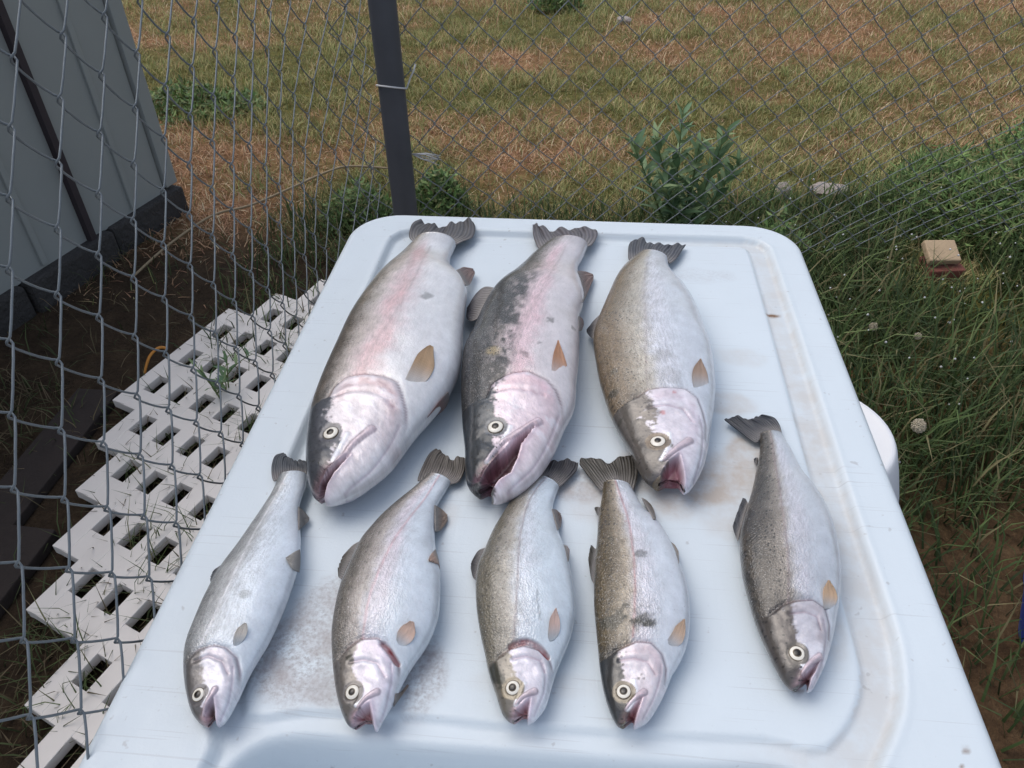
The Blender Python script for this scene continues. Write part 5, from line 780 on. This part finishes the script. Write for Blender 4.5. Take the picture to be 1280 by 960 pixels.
def build_fish(idx, fd, lk):
    z0 = fd['z0']; NS, NT = 230, 84
    s = fish_stations(NS); ss = np.array(fd['s'])
    def itp(P):
        P = np.array(P); Q = np.stack([np.interp(s, ss, P[:, 0]), np.interp(s, ss, P[:, 1])], -1)
        Q0, Q1 = Q[0].copy(), Q[-1].copy()
        for _ in range(3): Q[1:-1] = .25 * Q[:-2] + .5 * Q[1:-1] + .25 * Q[2:]
        return Q
    D = itp(fd['D']); Vv = itp(fd['V']); W = np.linalg.norm(Vv - D, axis=1); T, zc = fish_profile(W, s, KT, z0)
    th = np.linspace(0, np.pi, NT); a = (1 - np.cos(th)) / 2
    XY = D[:, None] + (Vv - D)[:, None] * a[None, :, None]
    ell = np.sin(th)[None] ** 0.92
    A_ = a[None] + 0 * s[:, None]; S_ = s[:, None] + 0 * a[None]; L = fd['L']
    # --- mouth
    wed = np.array(fd['wedge']); corner = wed[len(wed) // 2]; ends = (wed[0] + wed[-1]) / 2
    ext = (ends - corner) / np.linalg.norm(ends - corner) * 0.02; wd = sdist(XY, np.vstack([wed, wed[-1] + ext, wed[0] + ext])); wl = np.linalg.norm(ends - corner); gape = np.linalg.norm(wed[0] - wed[-1])
    inw = sstep(-0.0006, 0.0022, wd)
    pull = 0.52 * inw * sstep(0.90, 1.0, S_); XY = XY + (corner - XY) * pull[..., None]
    fine = 0.5 * (vnoise(XY[..., 0] * 260, XY[..., 1] * 260, 30 + idx, 3) - 0.5)
    dz = np.zeros_like(A_)
    # --- gill cover: raised plate with a groove behind it
    head = np.zeros_like(A_)
    ghx = np.array(fd['gill']); gd = polydist(XY, ghx)
    hp = np.array([D[int(NS * .999)], Vv[int(NS * .999)]]).mean(0)
    # signed: in front of the gill line or behind it (extend the line to both edges of the fish)
    i0 = np.argmin(((D - ghx[0]) ** 2).sum(1)); i1 = np.argmin(((Vv - ghx[-1]) ** 2).sum(1))
    polyh = np.vstack([D[i0:], Vv[i1:][::-1], ghx[::-1]]) if True else None
    hin = inpoly(XY, polyh); sg = np.where(hin, gd, -gd); head = sstep(-0.0012, 0.0012, sg)
    k = L / 0.45; K = 0.6 + 0.4 * k
    fade = sstep(0.02, 0.16, A_) * sstep(1.0, 0.86, A_)
    dz += 0.0017 * K * sstep(-0.0016 * K, 0.0012 * K, sg) * fade * sstep(0.05 * k, 0.012 * k, sg) - 0.0012 * K * np.exp(-((sg + 0.0024 * K) / (0.002 * K)) ** 2) * fade
    pd_ = polydist(XY, np.array(fd['pre'])); dz += -0.0008 * K * np.exp(-(pd_ / (0.0014 * K)) ** 2) + 0.0006 * K * np.exp(-((pd_ - 0.004 * K) / (0.003 * K)) ** 2) * head
    # --- jaw bone (maxilla) lens
    mx = np.array(fd['maxilla']); md = polydist(XY, resample(mx, 30)); mlen = np.linalg.norm(mx[-1] - mx[0])
    tm = np.clip(((XY - mx[0]) @ (mx[-1] - mx[0])) / mlen ** 2, 0, 1); mw = (0.0027 if idx < 3 else 0.0020) * K * (0.5 + 0.7 * tm) 
    mask_mx = sstep(1.25, 0.75, md / mw); dz += 0.0019 * K * np.sqrt(np.clip(1 - (md / (1.25 * mw)) ** 2, 0, 1)) * mask_mx
    # --- lips and lumps
    lip = np.exp(-((wd + 0.0012) / (0.0016 * K)) ** 2) * (wd < 0.001); dz += 0.0008 * K * lip
    dz += head * 0.0014 * K * (vnoise(XY[..., 0] * 90, XY[..., 1] * 90, idx, 3) - .5) * fade
    dz += (1 - head) * 0.0022 * k * (vnoise(XY[..., 0] * 28, XY[..., 1] * 28, idx + 40, 2) - .5) * fade * sstep(0, .2, S_)
    lat = resample(np.array(fd['lateral']), 60); ld = polydist(XY, lat)
    dz += 0.00035 * K * np.exp(-(ld / (0.0009 * K)) ** 2)
    ex, ey, er, epr = fd['eye']; er *= 0.93; ed_ = np.hypot(XY[..., 0] - ex, XY[..., 1] - ey)
    dz += -0.0005 * K * np.exp(-((ed_ - er * 1.1) / (er * 0.25)) ** 2)
    cr_ = polydist(XY, resample(np.array(fd['crease']), 30)); dz += -0.0007 * K * np.exp(-(cr_ / (0.0012 * K)) ** 2)
    fl_ = polydist(XY, resample(np.array(fd['flash']), 20)); flm = sstep(0.0030 * K, 0.0012 * K, fl_) * (1 - inw); dz += 0.0007 * K * flm
    top = zc[:, None] + T[:, None] * ell + dz
    floor_ = zc[:, None] - T[:, None] * 0.10 + 0.002 * fine
    top = top * (1 - inw) + np.minimum(top, floor_ + 0.45 * T[:, None] * sstep(0.55 * wl, 0.0, np.linalg.norm(XY - corner, axis=-1)) * 0.6) * inw
    bot = np.maximum(zc[:, None] - T[:, None] * np.sin(th)[None] ** 0.85, z0 + 0.0006); bot = np.minimum(bot, top - 0.0012)
    top[:, 0] = bot[:, 0] = zc; top[:, -1] = bot[:, -1] = zc
    TopP = np.concatenate([XY, top[..., None]], -1); BotP = np.concatenate([XY, bot[..., None]], -1)
    # --- pigment
    n1 = vnoise(S_ * L * 60, A_ * W[:, None] * 60, 5 + idx, 4) - .5; n2 = vnoise(S_ * L * 240, A_ * W[:, None] * 240, 15 + idx, 3) - .5; n3 = vnoise(S_ * L * 22 + 3, A_ * W[:, None] * 40, 25 + idx, 3) - .5
    al = A_ + 0.10 * n1 + 0.07 * n2
    c = lambda n: lin(lk[n])[None, None]
    mixc = lambda x, y, t: x * (1 - t[..., None]) + y * t[..., None]
    b1, b2 = lk['b1'], lk['b2']
    col = mixc(c('back'), c('side'), sstep(b1 - .07, b2, al))
    col = mixc(col, c('belly') * 0.97, sstep(b2 - .06, b2 + .13, al))
    band = np.exp(-((al - (b2 + .13)) / .115) ** 2) * lk['pink'] * sstep(0.0, 0.1, S_) * (0.75 + 0.9 * n3)
    col = mixc(col, c('band'), np.clip(band, 0, 1))
    col = mixc(col, c('belly'), sstep(.62, .85, al))
    # peduncle tone
    col = mixc(col, col * 0.85, sstep(0.05, 0.0, S_))
    if 'mott' in lk:
        mt = vnoise(S_ * L * 130, A_ * W[:, None] * 190, 63 + idx, 4); ml = vnoise(S_ * L * 30, A_ * W[:, None] * 34, 67 + idx, 3)
        m0, m1, mk = lk['mott']
        col = mixc(col, lin((44, 44, 44))[None, None] * np.ones_like(col), mk * sstep(.40, .54, .6 * mt + .4 * ml) * sstep(m0 - .12, m0, A_) * sstep(m1 + .08, m1 - .04, A_) * sstep(.12, .25, S_))
    # lateral line
    lcol = lin({3: (236, 236, 240), 6: (168, 104, 104), 4: (206, 160, 166)}.get(idx, (138, 122, 124)))[None, None]
    col = mixc(col, lcol * np.ones_like(col), (.6 if idx > 2 else .35) * np.exp(-(ld / (0.0012 * (K if idx < 3 else .75))) ** 2) * (1 - head))
    # head
    ie, je = np.unravel_index(ed_.argmin(), ed_.shape); se, ae = s[ie], a[je]
    hst0 = vnoise(S_ * L * 420, A_ * W[:, None] * 420, 195 + idx, 2) - .5
    hk = lk['hk'] + 0.05 * (2 * n3); hk = np.where(S_ < se, hk - (hk - (ae - .16)) * sstep(se - .03, se - .10, S_) * .0, hk); lipa = np.interp(.96, [0, 1], [0, .5])
    hk = hk + (ae + .10 - hk) * sstep(se - .05, se + .01, S_) + .06 * sstep(se + .03, se + .12, S_)
    edgew = .03; hcol = mixc(c('head') * (0.9 + 0.8 * sstep(.05, .35, A_) * sstep(se + .05, se - .03, S_))[..., None], c('cheek'), sstep(hk - edgew, hk + edgew, A_ + 0.30 * n1 + .16 * n2 + .05 * hst0))
    snt = sstep(se + .02, se + .10, S_) * sstep(.0, .006 * k, (np.abs(wd) < .012 * k) * .01) * (A_ < .62); hcol = mixc(hcol, lin(lk['snout'])[None, None] * (1 + 1.2 * n2 + .6 * n1)[..., None], np.clip(.75 * snt * sstep(.012 * k, .002 * k, np.abs(wd)), 0, 1))
    hcol = mixc(hcol, c('gillp'), 0.8 * np.exp(-((sg - 0.008 * k) / (0.007 * k)) ** 2) * sstep(hk - .02, hk + .1, A_) * (0.8 + n1))
    hcol = mixc(hcol, c('belly'), 0.6 * sstep(.75, .95, A_))
    hst = vnoise(S_ * L * 190, A_ * W[:, None] * 190, 95 + idx, 3) - .5
    hcol = hcol * (1 + 0.30 * n2 + 0.12 * n1 + 0.12 * hst)[..., None]; hcol = mixc(hcol, lin((236, 234, 240))[None, None] * np.ones_like(hcol), 0.6 * sstep(.06, .3, n1 + .3 * hst) * sstep(hk, hk + .1, A_))
    hcol = mixc(hcol, hcol * .45, .55 * sstep(.20, .34, n2 - .3 * n1) * sstep(hk + .2, hk - .05, A_))
    hcol = mixc(hcol, hcol * np.array([.72, .62, .66]), 0.85 * np.exp(-(pd_ / (0.0010 * K)) ** 2) * head); hcol = mixc(hcol, hcol * np.array([.66, .60, .66]), 0.75 * np.exp(-(cr_ / (0.0009 * K)) ** 2))
    # snout and lip skin
    hcol = mixc(hcol, hcol * np.array([.9, .78, .84]), 0.7 * np.exp(-(np.abs(wd) / (0.004 * K)) ** 2))
    # dark head cap bleeds back onto the nape
    sgn = sstep(-0.022 * k, 0.004 * k, sg + 0.012 * k * (n1 + n2)) * sstep(b1 + .14, b1 - .02, al)
    col = mixc(col, c('head'), np.clip(sgn, 0, 1))
    col = mixc(col, hcol, head)
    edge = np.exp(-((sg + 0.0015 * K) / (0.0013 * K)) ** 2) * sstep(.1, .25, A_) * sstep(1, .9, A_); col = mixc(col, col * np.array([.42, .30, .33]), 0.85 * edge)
    col = mixc(col, lin((238, 238, 243))[None, None] * np.ones_like(col), flm * head * .9)
    col = mixc(col, lin((212, 192, 199))[None, None] * (0.9 + 0.4 * n2)[..., None], 0.8 * mask_mx * (1 - inw))
    mxl = np.exp(-((md / mw - 1.15) / .25) ** 2) * (tm > 0.05); col = mixc(col, col * np.array([.45, .38, .42]), 0.7 * mxl * (1 - inw))
    # dark skin round the eye
    ca = corner - np.array([ex, ey]); ca /= np.linalg.norm(ca); tb_ = np.array([-ca[1], ca[0]]); qe = XY - np.array([ex, ey])
    tear = np.hypot(qe @ ca * np.where(qe @ ca > 0, .95, 1.0), qe @ tb_ * 1.0) / er; sock = sstep(1.62, 1.5, tear + 0.5 * n1); col = mixc(col, lin(lk['sock'])[None, None] * (1 + .8 * n2)[..., None], sock * 0.95 * (1 - inw))
    # mouth lining
    md2 = np.linalg.norm(XY - corner, axis=-1) / wl; lining = mixc(c('mouth'), c('mouth2'), np.clip(sstep(.75, 1.15, md2) * .6 + sstep(0.006 * K, 0.0, wd) * .5 + .8 * n2, 0, 1))
    col = mixc(col, lining, inw)
    for bx, by, br, kk in fd.get('blem', []):
        q = np.hypot(XY[..., 0] - bx, XY[..., 1] - by) / (br * (1.75 if idx == 6 else 1.3)) + 2.2 * n1 + 1.4 * n2; col = mixc(col, lin((54, 54, 44))[None, None] * np.ones_like(col), kk * sstep(1.0, 0.55, q))
    for bx, by, br in fd.get('yell', []): col = mixc(col, lin((176, 158, 118))[None, None] * np.ones_like(col), 0.6 * sstep(1.0, 0.5, np.hypot(XY[..., 0] - bx, XY[..., 1] - by) / br + 1.2 * n1))
    for bx, by, br in fd.get('red', []): col = mixc(col, lin((200, 110, 106))[None, None] * np.ones_like(col), 0.6 * sstep(1.0, 0.4, np.hypot(XY[..., 0] - bx, XY[..., 1] - by) / br + 1.2 * n1))
    if 'scar' in fd: col = mixc(col, col * .45, 0.8 * np.exp(-(polydist(XY, np.array(fd['scar'])) / 0.0007) ** 2))
    if 'gillred' in fd:
        gq = polydist(XY, resample(np.array(fd['gillred']), 40)); gm = sstep(0.0028, 0.0014, gq); col = mixc(col, lin((128, 44, 46))[None, None] * np.ones_like(col), gm * (.75 + .8 * n2).clip(0, 1)); top -= 0.0022 * gm; TopP[..., 2] = top
    col = np.clip(col, 0.004, 0.92)
    spot = lk['spot'] * (1 - inw) * (sstep(b2 + .06, b1, al) * (1 - head) + 0.9 * head * sstep(hk + .08, hk - .06, A_)) * (0.6 + 1.2 * (n3 + .5))
    scal = lk['scal'] * (1 - head) * (1 - inw) * sstep(.86, .6, A_) * (0.35 + 0.65 * sstep(b2 + .4, b2, al))
    met = np.stack([S_ * L, A_ * W[:, None] * 1.15, 0 * S_ + idx * .37], -1)
    N = NS * NT
    V = np.vstack([TopP.reshape(-1, 3), BotP.reshape(-1, 3)]); o3 = np.array([*(D[NS // 2] + Vv[NS // 2]) / 2, z0])
    F = grid_faces(NS, NT); Fb = F[:, ::-1] + N
    # weld the rims of the two shells
    remap = np.arange(2 * N).reshape(2, NS, NT); remap[1, :, 0] = remap[0, :, 0]; remap[1, :, -1] = remap[0, :, -1]; rm = remap.ravel()
    Fb = rm[Fb]
    bl = remap[0, -1]; bb = remap[1, -1]; cap = np.stack([bl[:-1], bl[1:], bb[1:], bb[:-1]], -1)
    tl = remap[0, 0]; tb = remap[1, 0]; cap2 = np.stack([tl[1:], tl[:-1], tb[:-1], tb[1:]], -1)
    F = np.vstack([F, Fb, cap[:, ::-1], cap2[:, ::-1]])
    nz = np.cross(V[F[0][1]] - V[F[0][0]], V[F[0][2]] - V[F[0][0]])[2]
    if np.cross(V[F[2000][1]] - V[F[2000][0]], V[F[2000][2]] - V[F[2000][0]])[2] < 0: F = F[:, ::-1]
    root = empty("trout", o3, lk['label'], "fish", "trout laid out on the table")
    used = np.unique(F); inv = np.full(2 * N, -1); inv[used] = np.arange(len(used))
    Fl = []; counts = []
    Fi = inv[F]; tri = (Fi[:, 0] == Fi[:, 3]) | (Fi[:, 2] == Fi[:, 3]); tri2 = (Fi[:, 0] == Fi[:, 1]) | (Fi[:, 1] == Fi[:, 2])
    q = Fi[~tri & ~tri2]; t1 = Fi[tri & ~tri2][:, [0, 1, 2]]; t2 = Fi[tri2 & ~tri]; t2 = np.where((t2[:, 0] == t2[:, 1])[:, None], t2[:, [1, 2, 3]], t2[:, [0, 1, 3]])
    me = mkmesh("body", V[used] - o3, np.concatenate([q.ravel(), t1.ravel(), t2.ravel()]), np.concatenate([np.full(len(q), 4), np.full(len(t1) + len(t2), 3)]))
    cc = np.vstack([col.reshape(-1, 3)] * 2)[used]; colattr(me, cc); fattr(me, np.tile(np.clip(spot, 0, 1).ravel(), 2)[used], 'spot'); fattr(me, np.tile(scal.ravel(), 2)[used], 'scal'); vattr(me, np.vstack([met.reshape(-1, 3)] * 2)[used], 'met')
    link("body", me, MAT['skin'], root)
    # --- eye: a flattened dome set in the socket
    i, j = np.unravel_index(ed_.argmin(), ed_.shape); i = min(max(i, 2), NS - 3); j = min(max(j, 2), NT - 3)
    base_top = zc[:, None] + T[:, None] * ell
    def sp3(a_, b_): return np.array([XY[a_, b_, 0], XY[a_, b_, 1], base_top[a_, b_]])
    nn = np.cross(sp3(i + 2, j) - sp3(i - 2, j), sp3(i, j + 2) - sp3(i, j - 2)); nn /= np.linalg.norm(nn); nn = nn if nn[2] > 0 else -nn
    Rm = Vector(nn).to_track_quat('Z', 'Y').to_matrix().to_4x4()
    c0 = np.array([ex, ey, TopP[i, j, 2]]) - o3 - nn * er * 0.12
    eye = MB().lathe([(er * math.cos(q), er * 0.30 * math.sin(q)) for q in np.linspace(-0.5, 1.35, 12)] + [(0.0001, er * 0.30)], 32).build("eye", MAT['iris'], root, True)
    eye.matrix_local = Matrix.Translation(c0) @ Rm
    hz = er * 0.30
    MB().lathe([(er * 1.06, -0.05 * er), (er * 1.05, 0.06 * er), (er * 0.99, 0.10 * er), (er * .95, 0.10 * er), (er * .95, -0.02 * er)], 32).build('eye_ring', MAT['rim'], eye, True)
    MB().lathe([(epr * 1.32, hz * 0.90), (epr * 1.28, hz * 0.99), (epr * 1.05, hz * 1.03)], 28).build("iris_rim", MAT['rim'], eye, True)
    MB().lathe([(epr * 1.12, hz * 0.94), (epr, hz * 1.05), (epr * .6, hz * 1.16), (0.0001, hz * 1.2)], 28).build("pupil", MAT['pupil'], eye, True)
    # --- fins
    for nm, ff in fd['fins'].items():
        kw = dict(z_ref=z0, seed=idx * 7 + len(nm))
        if nm == 'tail': kw.update(col=lk['tailc'], ripple=0.0035 * K if idx < 3 else 0.0016, thick=0.0022 * K, tipdark=0.1, n=34, m=44, rag=0.10 if idx < 3 else 0.05)
        elif nm == 'pectoral': kw.update(col=tuple(min(255, q * 1.12) for q in lk['finc']), ripple=0.0004, thick=0.0014 * K, tipdark=0.1, rootc=lk['belly'], round_=0.16, shade=0.45)
        elif nm in ('dorsal', 'adipose'): kw.update(col=lk['tailc'], ripple=0.0012, thick=0.0016 * K, rag=.06)
        else: kw.update(col=((150, 130, 126) if nm == 'anal' else (150, 118, 114)) if idx < 2 else tuple(0.5 * (p + q) for p, q in zip(lk['tailc'], lk['finc'])) if nm != 'pelvic' else lk['finc'], ripple=0.001, thick=0.0014 * K, rag=.05)
        mf = fin_mesh(ff['A'], ff['B'], ff.get('E'), ff.get('M'), **kw)
        v = np.zeros(len(mf.vertices) * 3, np.float32); mf.vertices.foreach_get('co', v); v = v.reshape(-1, 3) - o3; mf.vertices.foreach_set('co', v.astype(np.float32).ravel()); mf.update()
        link({'tail': 'tail_fin', 'pectoral': 'pectoral_fin', 'dorsal': 'dorsal_fin', 'anal': 'anal_fin', 'pelvic': 'pelvic_fin', 'adipose': 'adipose_fin', 'gillfin': 'pectoral_fin'}[nm], mf, MAT['fin'], root)
for i_, (fd_, lk_) in enumerate(zip(FISH, LOOK)): build_fish(i_, fd_, lk_)
